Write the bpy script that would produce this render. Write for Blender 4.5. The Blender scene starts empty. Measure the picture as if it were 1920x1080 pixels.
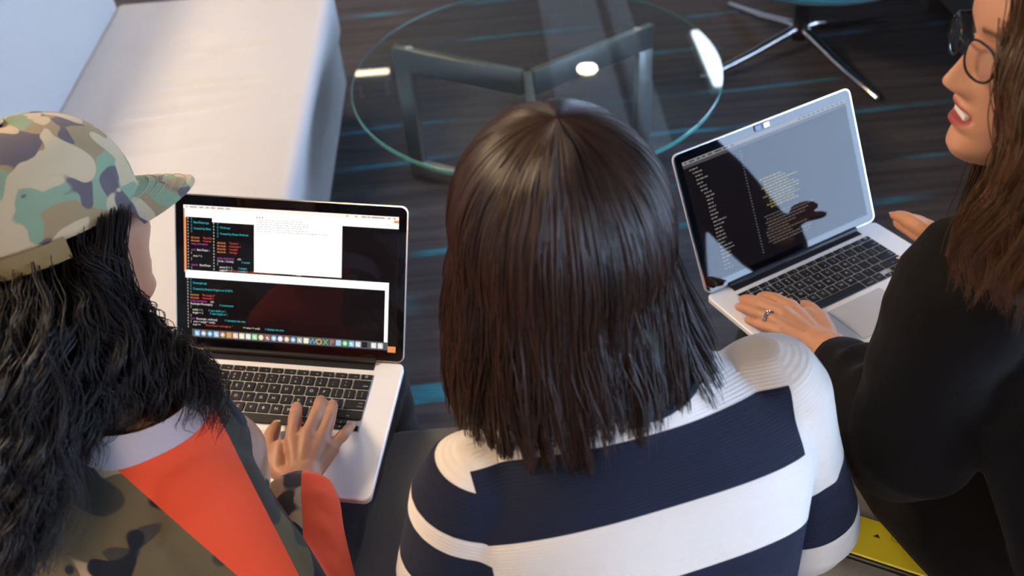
import bpy, bmesh, math, random
import numpy as np
from mathutils import Matrix, Vector

random.seed(7)
RNG = np.random.default_rng(7)
SC = bpy.context.scene
COL = SC.collection

# ------------------------------------------------------------------ camera, light, exposure
F_PX, CX, CY = 1811.25, 960.0, 540.0
CAM = np.array([0.0, 0.0, 1.66])                 # eye height of someone standing behind the bench
_up = np.array([-0.06177, -0.74218, -0.66734]); _up /= np.linalg.norm(_up)
_fy = np.array([0, 0, 1.0]) - _up * _up[2]; _fy /= np.linalg.norm(_fy)
_fx = np.cross(_fy, _up)
MC = np.stack([_fx, _fy, _up])                   # camera (x right, y down, z forward) -> world

def at(px, py, d):                               # point seen at a pixel, d metres in front of the lens
    return CAM + MC @ (np.array([(px - CX) / F_PX, (py - CY) / F_PX, 1.0]) * d)

def at_z(px, py, z):                             # point seen at a pixel, on the level z
    r = MC @ np.array([(px - CX) / F_PX, (py - CY) / F_PX, 1.0])
    return CAM + r * ((z - CAM[2]) / r[2])

cam_data = bpy.data.cameras.new('camera')
cam_data.sensor_width = 36.0
cam_data.lens = 36.0 * F_PX / 1920.0
cam_data.clip_start = 0.02
cam_data.dof.use_dof = True
cam_data.dof.focus_distance = 1.25
cam_data.dof.aperture_fstop = 4.0
cam = bpy.data.objects.new('camera', cam_data)
COL.objects.link(cam)
_r = MC @ np.diag([1, -1, -1])
cam.matrix_world = Matrix([[*_r[0], CAM[0]], [*_r[1], CAM[1]], [*_r[2], CAM[2]], [0, 0, 0, 1]])
SC.camera = cam

world = bpy.data.worlds.new('sky'); SC.world = world
world.use_nodes = True
bg = world.node_tree.nodes['Background']
bg.inputs[0].default_value = (0.52, 0.70, 1.0, 1)   # pale overcast sky outside the windows
bg.inputs[1].default_value = 13.5
SC.view_settings.view_transform = 'Standard'
SC.view_settings.look = 'None'
SC.view_settings.gamma = 1.0
SC.view_settings.use_curve_mapping = False
SC.view_settings.exposure = 0.0

def portal(loc, rot, sx, sy):
    l = bpy.data.lights.new('window_portal', 'AREA'); l.shape = 'RECTANGLE'; l.size = sx; l.size_y = sy
    l.cycles.is_portal = True
    o = bpy.data.objects.new('window_portal', l); o.location = loc; o.rotation_euler = rot; COL.objects.link(o)
WIN_Y0, WIN_Y1, WIN_Z0, WIN_Z1, WALL_X = -2.6, 5.4, 0.35, 2.5, 4.0
portal((WALL_X - .02, (WIN_Y0 + WIN_Y1) / 2, (WIN_Z0 + WIN_Z1) / 2), (0, math.radians(90), 0), WIN_Z1 - WIN_Z0, WIN_Y1 - WIN_Y0)

# ------------------------------------------------------------------ materials
MATS = {}
def mat(name, col=(.5, .5, .5), rough=.6, metal=0, spec=.5, emit=None, es=1.0, sheen=0, trans=0, ior=1.45, sss=0, coat=0):
    if name in MATS: return MATS[name]
    m = bpy.data.materials.new(name); m.use_nodes = True
    b = m.node_tree.nodes['Principled BSDF']
    b.inputs['Base Color'].default_value = (*col, 1); b.inputs['Roughness'].default_value = rough
    b.inputs['Metallic'].default_value = metal; b.inputs['Specular IOR Level'].default_value = spec
    b.inputs['Sheen Weight'].default_value = sheen; b.inputs['Transmission Weight'].default_value = trans
    b.inputs['IOR'].default_value = ior; b.inputs['Coat Weight'].default_value = coat
    if sss:
        b.inputs['Subsurface Weight'].default_value = sss
        b.inputs['Subsurface Radius'].default_value = (.012, .005, .003); b.inputs['Subsurface Scale'].default_value = 1.0
    if emit:
        b.inputs['Emission Color'].default_value = (*emit, 1); b.inputs['Emission Strength'].default_value = es
    MATS[name] = m
    return m

class NT:                                        # tiny node-tree helper
    def __init__(s, m): s.t = m.node_tree; s.n = s.t.nodes; s.b = s.n['Principled BSDF']
    def new(s, t, **kw):
        n = s.n.new(t)
        for k, v in kw.items(): setattr(n, k, v)
        return n
    def link(s, a, b): s.t.links.new(a, b)
    def val(s, x, sock):
        if isinstance(x, (int, float)): sock.default_value = x
        elif isinstance(x, (tuple, list)): sock.default_value = x
        else: s.link(x, sock)
    def math(s, op, a, b=0.0, c=None):
        n = s.new('ShaderNodeMath', operation=op); s.val(a, n.inputs[0]); s.val(b, n.inputs[1])
        if c is not None: s.val(c, n.inputs[2])
        return n.outputs[0]
    def mix(s, f, a, b):
        n = s.new('ShaderNodeMix', data_type='RGBA'); s.val(f, n.inputs[0])
        s.val((*a, 1) if isinstance(a, tuple) and len(a) == 3 else a, n.inputs[6]); s.val((*b, 1) if isinstance(b, tuple) and len(b) == 3 else b, n.inputs[7])
        return n.outputs[2]
    def noise(s, vec, scale, detail=3, rough=.5, dist=0):
        n = s.new('ShaderNodeTexNoise'); n.inputs['Scale'].default_value = scale; n.inputs['Detail'].default_value = detail
        n.inputs['Roughness'].default_value = rough; n.inputs['Distortion'].default_value = dist
        if vec is not None: s.link(vec, n.inputs['Vector'])
        return n.outputs[0]
    def ramp(s, f, stops, interp='LINEAR'):
        n = s.new('ShaderNodeValToRGB'); r = n.color_ramp; r.interpolation = interp
        while len(r.elements) < len(stops): r.elements.new(.5)
        for e, (p, c) in zip(r.elements, stops): e.position = p; e.color = (*c, 1) if len(c) == 3 else c
        s.val(f, n.inputs[0]); return n.outputs[0]
    def mapping(s, vec, scale=(1, 1, 1), loc=(0, 0, 0)):
        n = s.new('ShaderNodeMapping'); n.inputs['Scale'].default_value = scale; n.inputs['Location'].default_value = loc
        s.link(vec, n.inputs[0]); return n.outputs[0]
    def obj(s): return s.new('ShaderNodeTexCoord').outputs['Object']
    def attr(s, name): return s.new('ShaderNodeAttribute', attribute_name=name).outputs['Fac']
    def bump(s, h, strength=.3, dist=.002):
        n = s.new('ShaderNodeBump'); n.inputs['Strength'].default_value = strength; n.inputs['Distance'].default_value = dist
        s.link(h, n.inputs['Height']); s.link(n.outputs[0], s.b.inputs['Normal'])
    def color(s, c): s.link(c, s.b.inputs['Base Color'])

def fabric(name, c1, c2, scale=900, rough=.9, bump=.35, sheen=.2, bdist=.001):
    m = mat(name, c1, rough, sheen=sheen, spec=.2); t = NT(m); o = t.obj()
    n = t.noise(o, scale, 2); big = t.noise(o, 9, 3)
    t.color(t.mix(t.math('ADD', t.math('MULTIPLY', n, .7), t.math('MULTIPLY', big, .3)), c1, c2)); t.bump(n, bump, bdist)
    return m

# ------------------------------------------------------------------ mesh helpers
def V(*a): return np.array(a, float)
def unit(v): v = np.asarray(v, float); return v / np.linalg.norm(v)

class MB:
    def __init__(s): s.v = []; s.f = []; s.m = []; s.n = 0
    def add(s, verts, faces, mi=0):
        verts = np.asarray(verts, float); s.v.append(verts); k = s.n
        s.f += [tuple(i + k for i in f) for f in faces]; s.m += [mi] * len(faces); s.n += len(verts)
    def box(s, c, size, mi=0, rot=None, bev=0, seg=2):
        bm = bmesh.new(); bmesh.ops.create_cube(bm, size=1)
        for v in bm.verts: v.co = Vector([v.co[i] * size[i] for i in range(3)])
        if bev: bmesh.ops.bevel(bm, geom=bm.edges[:], offset=bev, segments=seg, profile=.5, affect='EDGES')
        bm.verts.index_update()
        P = np.array([v.co[:] for v in bm.verts]); Fc = [tuple(v.index for v in f.verts) for f in bm.faces]; bm.free()
        if rot is not None: P = P @ np.asarray(rot).T
        s.add(P + np.asarray(c), Fc, mi)
    def slab(s, outline, z0, z1, mi=0, bev=0):          # closed outline (n,2) pulled from z0 to z1
        n = len(outline); o = np.asarray(outline); cc = o.mean(0)
        rings = [(z0, 1)] if not bev else [(z0, 0), (z0 + bev, 1), (z1 - bev, 1), (z1, 0)]
        if not bev: rings = [(z0, 1), (z1, 1)]
        P = []
        for z, k in rings:
            q = o if k else o - np.sign(o - cc) * bev
            P.append(np.c_[q, np.full(n, z)])
        P = np.concatenate(P); Fc = [tuple(range(n))[::-1], tuple(range(len(P) - n, len(P)))]
        for r in range(len(rings) - 1):
            Fc += [(r * n + i, r * n + (i + 1) % n, (r + 1) * n + (i + 1) % n, (r + 1) * n + i) for i in range(n)]
        s.add(P, Fc, mi)
    def rings(s, R, mi=0, caps=True, closed=False):        # list of rings (k,n,3)
        R = np.asarray(R); k, n = R.shape[:2]; Fc = []
        for a in range(k if closed else k - 1):
            b = (a + 1) % k
            Fc += [(a * n + i, a * n + (i + 1) % n, b * n + (i + 1) % n, b * n + i) for i in range(n)]
        if caps and not closed: Fc += [tuple(range(n))[::-1], tuple(range((k - 1) * n, k * n))]
        s.add(R.reshape(-1, 3), Fc, mi)
    def tube(s, pts, rad, n=12, mi=0, closed=False, ref=None, flat=1.0, round_ends=True):
        P = np.asarray(pts, float); k = len(P); rad = np.broadcast_to(np.asarray(rad, float), (k,)).copy()
        if round_ends and not closed:
            a, b = unit(P[0] - P[1]), unit(P[-1] - P[-2])
            P = np.vstack([P[0] + a * rad[0] * .92, P[0] + a * rad[0] * .6, P, P[-1] + b * rad[-1] * .6, P[-1] + b * rad[-1] * .92])
            rad = np.r_[rad[0] * .35, rad[0] * .8, rad, rad[-1] * .8, rad[-1] * .35]; k += 4
        T = np.gradient(P, axis=0) if not closed else (np.roll(P, -1, 0) - np.roll(P, 1, 0))
        T /= np.linalg.norm(T, axis=1)[:, None] + 1e-12
        up = V(0, 0, 1) if ref is None else np.asarray(ref, float)
        if abs(T[0] @ unit(up)) > .97: up = V(1, 0, 0)
        R = []; a = np.linspace(0, 2 * math.pi, n, endpoint=False)
        for i in range(k):
            e1 = unit(np.cross(T[i], up)); e2 = np.cross(e1, T[i]) if ref is not None else unit(np.cross(e1, T[i]))
            if ref is None: up = e2
            R.append(P[i] + rad[i] * (np.cos(a)[:, None] * e1 + flat * np.sin(a)[:, None] * e2))
        s.rings(R, mi, closed=closed)
    def ell(s, c, r, axes=None, mi=0, n=20, k=12):
        th = np.linspace(0.02, math.pi - .02, k); a = np.linspace(0, 2 * math.pi, n, endpoint=False)
        A = np.eye(3) if axes is None else np.asarray(axes)          # rows: local axes
        R = [np.asarray(c) + (np.c_[np.cos(a) * math.sin(t) * r[0], np.sin(a) * math.sin(t) * r[1], np.full(n, math.cos(t) * r[2])] @ A) for t in th[::-1]]
        s.rings(R, mi)
    def build(s, name, mats, parent=None, smooth=True, sharp=30):
        P = np.concatenate(s.v) if s.v else np.zeros((0, 3)); me = bpy.data.meshes.new(name)
        me.from_pydata(P.tolist(), [], s.f); me.update()
        if len(s.f) > 4 and len(s.f) < 60000 and smooth:
            bm = bmesh.new(); bm.from_mesh(me); bmesh.ops.recalc_face_normals(bm, faces=bm.faces[:]); bm.to_mesh(me); bm.free()
        return link_mesh(name, me, mats, parent, smooth, s.m, sharp)

def link_mesh(name, me, mats, parent=None, smooth=True, mi=None, sharp=None):
    for m in (mats if isinstance(mats, (list, tuple)) else [mats]): me.materials.append(m)
    if mi is not None and len(mi): me.polygons.foreach_set('material_index', np.array(mi, 'i'))
    me.polygons.foreach_set('use_smooth', np.full(len(me.polygons), bool(smooth)))
    if smooth and sharp: me.set_sharp_from_angle(angle=math.radians(sharp))
    o = bpy.data.objects.new(name, me); COL.objects.link(o)
    if parent is not None: o.parent = parent
    return o

def empty(name, label, cat, loc=(0, 0, 0), mw=None, group=None):
    o = bpy.data.objects.new(name, None); COL.objects.link(o); o.empty_display_size = .1
    if mw is not None: o.matrix_world = mw
    else: o.location = loc
    tag(o, label, cat, group); return o
def tag(o, label=None, cat=None, group=None, kind=None):
    for k, v in (('label', label), ('category', cat), ('group', group), ('kind', kind)):
        if v: o[k] = v
    return o

def unparented_local(o, parent):                 # geometry was written in world space: keep it there
    o.parent = parent; o.matrix_parent_inverse = parent.matrix_world.inverted(); return o
def build_w(mb, name, mats, parent, **k):
    o = mb.build(name, mats, None, **k); bpy.context.view_layer.update(); return unparented_local(o, parent)

def remesh(mb, voxel, smooth_it=3, name='tmp'):
    """one continuous surface out of overlapping volumes -> (verts, mesh)"""
    o = mb.build(name, [], None)
    m = o.modifiers.new('r', 'REMESH'); m.mode = 'VOXEL'; m.voxel_size = voxel; m.adaptivity = 0
    if smooth_it:
        sm = o.modifiers.new('s', 'SMOOTH'); sm.factor = .5; sm.iterations = smooth_it
    dg = bpy.context.evaluated_depsgraph_get(); me = bpy.data.meshes.new_from_object(o.evaluated_get(dg))
    bpy.data.objects.remove(o); me.materials.clear(); me.name = name
    return me
def mesh_co(me):
    c = np.empty(len(me.vertices) * 3, 'f'); me.vertices.foreach_get('co', c); return c.reshape(-1, 3).astype(float)
def mesh_no(me):
    c = np.empty(len(me.vertices) * 3, 'f'); me.vertices.foreach_get('normal', c); return c.reshape(-1, 3).astype(float)
def set_co(me, P): me.vertices.foreach_set('co', P.astype('f').ravel()); me.update()
def set_attr(me, name, val):
    a = me.attributes.new(name, 'FLOAT', 'POINT'); a.data.foreach_set('value', np.asarray(val, 'f'))

def folds(P, N, lst):
    """soft cloth folds: ridges along short lines (p0, p1, height, width)"""
    D = np.zeros(len(P))
    for p0, p1, h, w in lst:
        d = p1 - p0; L = np.linalg.norm(d); d = d / L; r = P - p0; t = np.clip(r @ d, 0, L)
        q = np.linalg.norm(r - t[:, None] * d, axis=1); D += h * np.exp(-(q / w) ** 2) * np.sin(np.pi * np.clip((t / L) * .8 + .1, 0, 1))
    return P + N * D[:, None]

def cr(pts, n):                                  # Catmull-Rom through points (any columns)
    P = np.asarray(pts, float); k = len(P); t = np.linspace(0, k - 1, n); i = np.clip(t.astype(int), 0, k - 2); u = (t - i)[:, None]
    Q = np.vstack([2 * P[0] - P[1], P, 2 * P[-1] - P[-2]]); a, b, c, d = Q[i], Q[i + 1], Q[i + 2], Q[i + 3]
    return .5 * ((2 * b) + (c - a) * u + (2 * a - 5 * b + 4 * c - d) * u ** 2 + (3 * b - a - 3 * c + d) * u ** 3)

def strand_mesh(P, rad, sides=3):
    """P (S,K,3) strands, rad (S,K) -> (verts, quads) of thin tubes"""
    S, K = P.shape[:2]; T = np.gradient(P, axis=1); T /= np.linalg.norm(T, axis=2, keepdims=True) + 1e-9
    ref = np.broadcast_to(V(.31, -.83, .46), T.shape); e1 = np.cross(T, ref); e1 /= np.linalg.norm(e1, axis=2, keepdims=True) + 1e-9; e2 = np.cross(T, e1)
    a = np.arange(sides) * 2 * math.pi / sides
    Vv = P[:, :, None, :] + rad[:, :, None, None] * (np.cos(a)[None, None, :, None] * e1[:, :, None, :] + np.sin(a)[None, None, :, None] * e2[:, :, None, :])
    idx = np.arange(S * K * sides).reshape(S, K, sides); A = idx[:, :-1, :]; B = idx[:, 1:, :]
    F = np.stack([A, np.roll(A, -1, 2), np.roll(B, -1, 2), B], -1).reshape(-1, 4)
    return Vv.reshape(-1, 3), F
def fast_mesh(name, Vv, F):
    me = bpy.data.meshes.new(name); n = len(F); me.vertices.add(len(Vv)); me.vertices.foreach_set('co', np.asarray(Vv, 'f').ravel())
    me.loops.add(n * 4); me.loops.foreach_set('vertex_index', np.asarray(F, 'i').ravel()); me.polygons.add(n)
    me.polygons.foreach_set('loop_start', np.arange(0, n * 4, 4, dtype='i')); me.polygons.foreach_set('loop_total', np.full(n, 4, 'i')); me.update(calc_edges=True); me.validate()
    return me
def smooth_noise(S, K, freq, amp):               # (S,K,3) wandering offsets, smooth along K
    t = np.linspace(0, 1, K)[None, :, None]; out = np.zeros((S, K, 3))
    for f in freq:
        out += RNG.normal(size=(S, 1, 3)) * np.sin(2 * math.pi * (f * t + RNG.random((S, 1, 3))))
    return out * amp

TEXTS = {}
def text_mesh(s, size, align='LEFT', sx=1.0):    # flat lettering -> (verts, faces)
    k = (s, size, align, sx)
    if k in TEXTS: return TEXTS[k]
    c = bpy.data.curves.new('t', 'FONT'); c.body = s; c.size = size; c.align_x = align; c.resolution_u = 2; c.fill_mode = 'FRONT'
    o = bpy.data.objects.new('t', c); COL.objects.link(o); dg = bpy.context.evaluated_depsgraph_get(); dg.update()
    me = bpy.data.meshes.new_from_object(o.evaluated_get(dg)); P = mesh_co(me) if len(me.vertices) else np.zeros((0, 3)); P[:, 0] *= sx
    Fc = [tuple(p.vertices) for p in me.polygons]; bpy.data.objects.remove(o); bpy.data.curves.remove(c); bpy.data.meshes.remove(me)
    TEXTS[k] = (P, Fc); return P, Fc

# ------------------------------------------------------------------ the room
def carpet_material():
    m = mat('carpet', (.03, .028, .03), .95, spec=.15, sheen=.1); t = NT(m); o = t.obj()
    fine = t.noise(t.mapping(o, (60, 420, 1)), 1, 2, .7)
    streak = t.noise(t.mapping(o, (1.3, 34, 1)), 1, 4, .65)
    patch = t.noise(t.mapping(o, (.55, .35, 1)), 1.0, 2)
    base = t.mix(t.ramp(patch, [(.42, (0, 0, 0)), (.58, (1, 1, 1))]), (.048, .042, .043), (.034, .042, .062))
    base = t.mix(t.ramp(streak, [(.38, (0, 0, 0)), (.66, (1, 1, 1))]), base, (.095, .086, .092))
    base = t.mix(t.math('MULTIPLY', fine, .55), base, (.012, .011, .012))
    sep = t.new('ShaderNodeSeparateXYZ'); t.link(o, sep.inputs[0])
    wob = t.math('MULTIPLY', t.math('SUBTRACT', t.noise(t.mapping(o, (.8, .5, 1)), 1, 1), .5), .05)
    y = t.math('ADD', t.math('ADD', sep.outputs[1], wob), t.math('MULTIPLY', sep.outputs[0], -.05))
    lines = None                                   # woven teal lines across the carpet
    for yy, w, seed in ((1.07, .045, 3), (1.30, .03, 9), (1.52, .04, 1), (1.83, .05, 5), (2.03, .018, 2), (2.21, .012, 8), (2.475, .014, 4), (2.68, .011, 6), (2.965, .016, 7), (3.21, .010, 12), (3.50, .018, 10), (3.76, .03, 11), (4.2, .02, 13), (4.7, .03, 14)):
        d = t.math('ABSOLUTE', t.math('SUBTRACT', y, yy))
        l = t.math('LESS_THAN', d, w * .75)
        nn = t.noise(t.mapping(o, (1.6, 0.01, 1), (seed * 3.7, seed, 0)), 1, 2)
        l = t.math('MULTIPLY', l, t.ramp(nn, [(.47, (0, 0, 0)), (.55, (1, 1, 1))]))
        lines = l if lines is None else t.math('MAXIMUM', lines, l)
    br = t.ramp(t.noise(t.mapping(o, (9, 90, 1)), 1, 3, .7), [(.3, (.25, .25, .25)), (.6, (1, 1, 1))])
    t.color(t.mix(t.math('MULTIPLY', lines, br), base, (.03, .21, .30)))
    t.bump(fine, .5, .003)
    return m
CARPET = carpet_material()
PAINT = fabric('wall_paint', (.62, .61, .60), (.58, .57, .56), 60, .8, .05, 0)
DARKCEIL = mat('ceiling_paint', (.10, .10, .105), .9)
SOFFIT = mat('soffit_paint', (.62, .64, .66), .8)
ALU_FR = mat('window_frame', (.20, .21, .22), .4, .6)

def struct(mb, name, m, **k): return tag(mb.build(name, m, **k), kind='structure')
X0, X1, Y0, Y1, ZC = -4.2, WALL_X, -3.2, 8.2, 2.7
def wall(name, c, s, m):
    b = MB(); b.box(c, s); return struct(b, name, m, smooth=False)
wall('floor', ((X0 + X1) / 2, (Y0 + Y1) / 2, -.05), (X1 - X0 + .4, Y1 - Y0 + .4, .1), CARPET)
wall('ceiling', ((X0 + X1) / 2, (Y0 + Y1) / 2, ZC + .25), (X1 - X0 + .4, Y1 - Y0 + .4, .1), DARKCEIL)
wall('wall_left', (X0 - .05, (Y0 + Y1) / 2, ZC / 2 + .1), (.1, Y1 - Y0 + .2, ZC + .2), PAINT)
wall('wall_back', ((X0 + X1) / 2, Y0 - .05, ZC / 2 + .1), (X1 - X0 + .2, .1, ZC + .2), PAINT)
wall('wall_front', ((X0 + X1) / 2, Y1 + .05, ZC / 2 + .1), (X1 - X0 + .2, .1, ZC + .2), PAINT)
b = MB()                                           # window wall: sill, header and piers around one long opening
b.box((X1 + .06, (Y0 + Y1) / 2, WIN_Z0 / 2), (.12, Y1 - Y0 + .2, WIN_Z0)); b.box((X1 + .06, (Y0 + Y1) / 2, (WIN_Z1 + ZC + .2) / 2), (.12, Y1 - Y0 + .2, ZC + .2 - WIN_Z1))
b.box((X1 + .06, (Y0 + WIN_Y0) / 2, (WIN_Z0 + WIN_Z1) / 2), (.12, WIN_Y0 - Y0, WIN_Z1 - WIN_Z0)); b.box((X1 + .06, (Y1 + WIN_Y1) / 2, (WIN_Z0 + WIN_Z1) / 2), (.12, Y1 - WIN_Y1, WIN_Z1 - WIN_Z0))
struct(b, 'wall_right', PAINT, smooth=False)
GLASS = mat('window_glass', (1, 1, 1), 0.0, trans=1, ior=1.02)
NWIN = 3
for i in range(NWIN):
    ya = WIN_Y0 + (WIN_Y1 - WIN_Y0) * i / NWIN; yb = WIN_Y0 + (WIN_Y1 - WIN_Y0) * (i + 1) / NWIN
    e = bpy.data.objects.new('window_%d' % (i + 1), None); COL.objects.link(e); e.location = (X1 + .06, (ya + yb) / 2, WIN_Z0); tag(e, kind='structure')
    h = WIN_Z1 - WIN_Z0; w = yb - ya
    for nm, c, s in (('frame_rail', (0, 0, .025), (.08, w, .05)), ('frame_rail', (0, 0, h - .025), (.08, w, .05)), ('frame_stile', (0, -w / 2 + .025, h / 2), (.08, .05, h - .1)), ('frame_stile', (0, w / 2 - .025, h / 2), (.08, .05, h - .1))):
        q = MB(); q.box(c, s, bev=.004); q.build(nm, ALU_FR, e)
    q = MB(); q.box((0, 0, h / 2), (.008, w - .1, h - .1)); q.build('pane', GLASS, e, smooth=False)
# light soffit running along the room: two boards with a dark groove between them
for i, (xa, xb) in enumerate(((.42, .86), (.95, 1.10))):
    q = MB(); q.box(((xa + xb) / 2, 4.6, ZC + .06), (xb - xa, 7.0, .12)); struct(q, 'trim_%d' % (i + 1), SOFFIT, smooth=False)
q = MB(); q.box((0.76, 4.6, ZC + .16), (.72, 7.0, .08)); struct(q, 'trim_3', DARKCEIL, smooth=False)

# ------------------------------------------------------------------ ceiling lamps
WARM = (1.0, .74, .48)
LAMPMAT = mat('lamp_diffuser', (1, .9, .75), .5, emit=WARM, es=14)
COOLMAT = mat('panel_diffuser', (1, 1, 1), .5, emit=(.80, .90, 1.0), es=9)
LAMPRIM = mat('lamp_rim', (.75, .74, .72), .35, .8)
def disc_lamp(label, loc, r, power, group=None):
    e = empty('ceiling_lamp', label, 'lamp', loc, group=group)
    q = MB(); a = np.linspace(0, 2 * math.pi, 40, endpoint=False); ring = lambda rr, z: np.c_[rr * np.cos(a), rr * np.sin(a), np.full(40, z)]
    q.rings([ring(r * .98, .0), ring(r * 1.06, .0), ring(r * 1.06, .10), ring(r * .98, .10)], closed=True); q.build('rim', LAMPRIM, e)
    q = MB(); q.rings([ring(r * .3, .004), ring(r * .97, .008), ring(r * .97, .03)]); q.build('diffuser', LAMPMAT, e)
    q = MB(); q.tube([(0, 0, .10), (0, 0, ZC + .2 - loc[2])], .012); q.build('stem', LAMPRIM, e)
    if power:
        l = bpy.data.lights.new('lamp_light', 'AREA'); l.shape = 'DISK'; l.size = r * 1.9; l.energy = power; l.color = WARM
        o = bpy.data.objects.new('lamp_light', l); COL.objects.link(o); o.parent = e; o.location = (0, 0, -.01)
    return e
disc_lamp('large warm round ceiling lamp above the pale sofa and glass table', (-1.15, 3.3, 2.42), .42, 9)
disc_lamp('warm round ceiling lamp over the left end of the room', (-2.0, 1.5, 2.42), .40, 85)
disc_lamp('warm round ceiling lamp behind the bench', (-.9, -1.3, 2.42), .40, 22)
disc_lamp('small round downlight under the white soffit', (.66, 6.10, 2.655), .070, 3)
e = empty('strip_light', 'short warm linear strip light hung below the dark ceiling', 'lamp', (-.90, 6.385, 2.69))
q = MB(); q.box((0, 0, .035), (.28, .06, .06), bev=.006); q.build('housing', LAMPRIM, e)
q = MB(); q.box((0, 0, 0), (.26, .045, .012), bev=.004); q.build('diffuser', LAMPMAT, e)
for sx in (-.1, .1):
    q = MB(); q.tube([(sx, 0, .06), (sx, 0, ZC + .2 - 2.69)], .004); q.build('hanger', LAMPRIM, e)
e = empty('ceiling_panel_light', 'square cool white panel light in the dark ceiling', 'lamp', (1.60, 6.2, 2.69))
q = MB(); q.box((0, 0, .03), (.24, .84, .05), bev=.004); q.build('housing', LAMPRIM, e)
q = MB(); q.box((0, 0, 0), (.20, .80, .012), bev=.003); q.build('diffuser', COOLMAT, e)
for sy in (-.4, .4):
    q = MB(); q.tube([(0, sy, .055), (0, sy, .21)], .006); q.build('hanger', LAMPRIM, e)

# ------------------------------------------------------------------ pale sofa
PALE = fabric('pale_sofa_fabric', (.44, .435, .437), (.38, .376, .378), 700, .92, .5, .3)
def cushion(name, lo, hi, m, parent, bev=.03, nx=40, ny=60, fold=None, puff=.008):
    """upholstered block with soft edges: grid-subdivided box"""
    bm = bmesh.new(); bmesh.ops.create_cube(bm, size=1); lo = np.array(lo); hi = np.array(hi); s = hi - lo
    for v in bm.verts: v.co = Vector(((v.co.x) * s[0], v.co.y * s[1], v.co.z * s[2]))
    bmesh.ops.bevel(bm, geom=bm.edges[:], offset=bev, segments=4, profile=.5, affect='EDGES')
    for ax, n in ((0, nx), (1, ny), (2, 6)):
        for i in range(1, n):
            co = [0, 0, 0]; no = [0, 0, 0]; co[ax] = -s[ax] / 2 + s[ax] * i / n; no[ax] = 1
            bmesh.ops.bisect_plane(bm, geom=bm.verts[:] + bm.edges[:] + bm.faces[:], plane_co=co, plane_no=no)
    me = bpy.data.meshes.new(name); bm.to_mesh(me); bm.free(); P = mesh_co(me); N = mesh_no(me)
    q = P / (s / 2); k = np.prod(np.clip(1 - np.abs(q) ** 4, 0, 1) + .25 * (np.abs(q) > .9), axis=1)
    P = P + N * (puff * np.clip(k, 0, 1))[:, None] + (lo + hi) / 2
    if fold: P = folds(P, N, fold)
    set_co(me, P); o = link_mesh(name, me, m, None, True, None, None); bpy.context.view_layer.update()
    return unparented_local(o, parent)
sofa = empty('sofa', 'pale grey-white upholstered sofa left of the round glass table', 'sofa', (-.85, 2.1, 0)); bpy.context.view_layer.update()
SEAT_FOLDS = []
for (xa, ya, xb, yb, h) in ((-.86, 2.52, -.66, 2.55, .007), (-.84, 2.44, -.62, 2.46, -.007), (-.80, 2.40, -.64, 2.41, .006), (-.88, 2.27, -.60, 2.25, -.007), (-.86, 2.22, -.60, 2.24, .007), (-.92, 2.12, -.64, 2.15, -.006), (-.95, 2.07, -.70, 2.10, .005), (-.98, 1.93, -.66, 1.97, -.004), (-.95, 1.80, -.62, 1.82, .004)):
    SEAT_FOLDS.append((V(xa, ya, .435), V(xb, yb, .435), h * 1.9, .011))
cushion('seat_cushion', (-1.12, 1.25, .27), (-.462, 2.80, .432), PALE, sofa, .028, 44, 110, SEAT_FOLDS)
cushion('base', (-1.75, 1.27, .10), (-.475, 2.79, .272), PALE, sofa, .016, 8, 8, None, .003)
cushion('backrest', (-1.38, 1.27, .272), (-1.105, 2.79, .86), PALE, sofa, .035, 8, 20, None, .006)
cushion('outer_back', (-1.75, 1.27, .272), (-1.385, 2.79, .70), PALE, sofa, .03, 6, 12, None, .004)
LEGDARK = mat('dark_leg', (.02, .02, .022), .5)
for x in (-1.66, -.60):
    for y in (1.4, 2.66):
        q = MB(); q.box((x, y, .05), (.06, .06, .104), bev=.006); build_w(q, 'leg', LEGDARK, sofa)

# ------------------------------------------------------------------ bench under the three people
BENCHF = fabric('bench_fabric', (.40, .395, .385), (.25, .25, .255), 520, .95, .7, .2, .0015)
bench = empty('bench', 'grey upholstered backless bench carrying the three seated people', 'bench', (.1, .58, 0)); bpy.context.view_layer.update()
cushion('seat_cushion', (-1.15, .12, .26), (1.35, 1.045, .45), BENCHF, bench, .04, 30, 16, None, .006)
q = MB(); q.box((.1, .58, .17), (2.44, .86, .18), bev=.01); build_w(q, 'base', BENCHF, bench)
for x in (-1.05, .1, 1.25):
    for y in (.22, .94):
        q = MB(); q.box((x, y, .04), (.05, .05, .082), bev=.005); build_w(q, 'leg', LEGDARK, bench)

# ------------------------------------------------------------------ round glass table
STEEL = mat('brushed_steel', (.60, .58, .55), .35, 1.0)
t_ = NT(STEEL); t_.bump(t_.noise(t_.mapping(t_.obj(), (30, 30, 900)), 1, 2), .06, .0005)
TGLASS = mat('table_glass', (.93, .98, .97), 0.0, trans=1, ior=1.5, spec=.5)
TG = NT(TGLASS); va = TG.new('ShaderNodeVolumeAbsorption'); va.inputs['Color'].default_value = (.12, .74, .66, 1); va.inputs['Density'].default_value = 6.0
TG.link(va.outputs[0], TG.n['Material Output'].inputs['Volume'])
TC = V(.105, 2.187, 0); TR = .4676
table = empty('coffee_table', 'round clear glass coffee table on a three-armed steel frame', 'table', tuple(TC)); bpy.context.view_layer.update()
q = MB(); a = np.linspace(0, 2 * math.pi, 160, endpoint=False); rg = lambda r, z: TC + np.c_[r * np.cos(a), r * np.sin(a), np.full(160, z)]
q.rings([rg(TR - .0015, .420), rg(TR, .4215), rg(TR, .4305), rg(TR - .0015, .432)]); gt = build_w(q, 'glass_top', [TGLASS, mat('glass_edge', (.13, .48, .46), .12, trans=.55, ior=1.5)], table, sharp=20)
for p_ in gt.data.polygons: p_.material_index = 1 if len(p_.vertices) == 4 else 0
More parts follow.
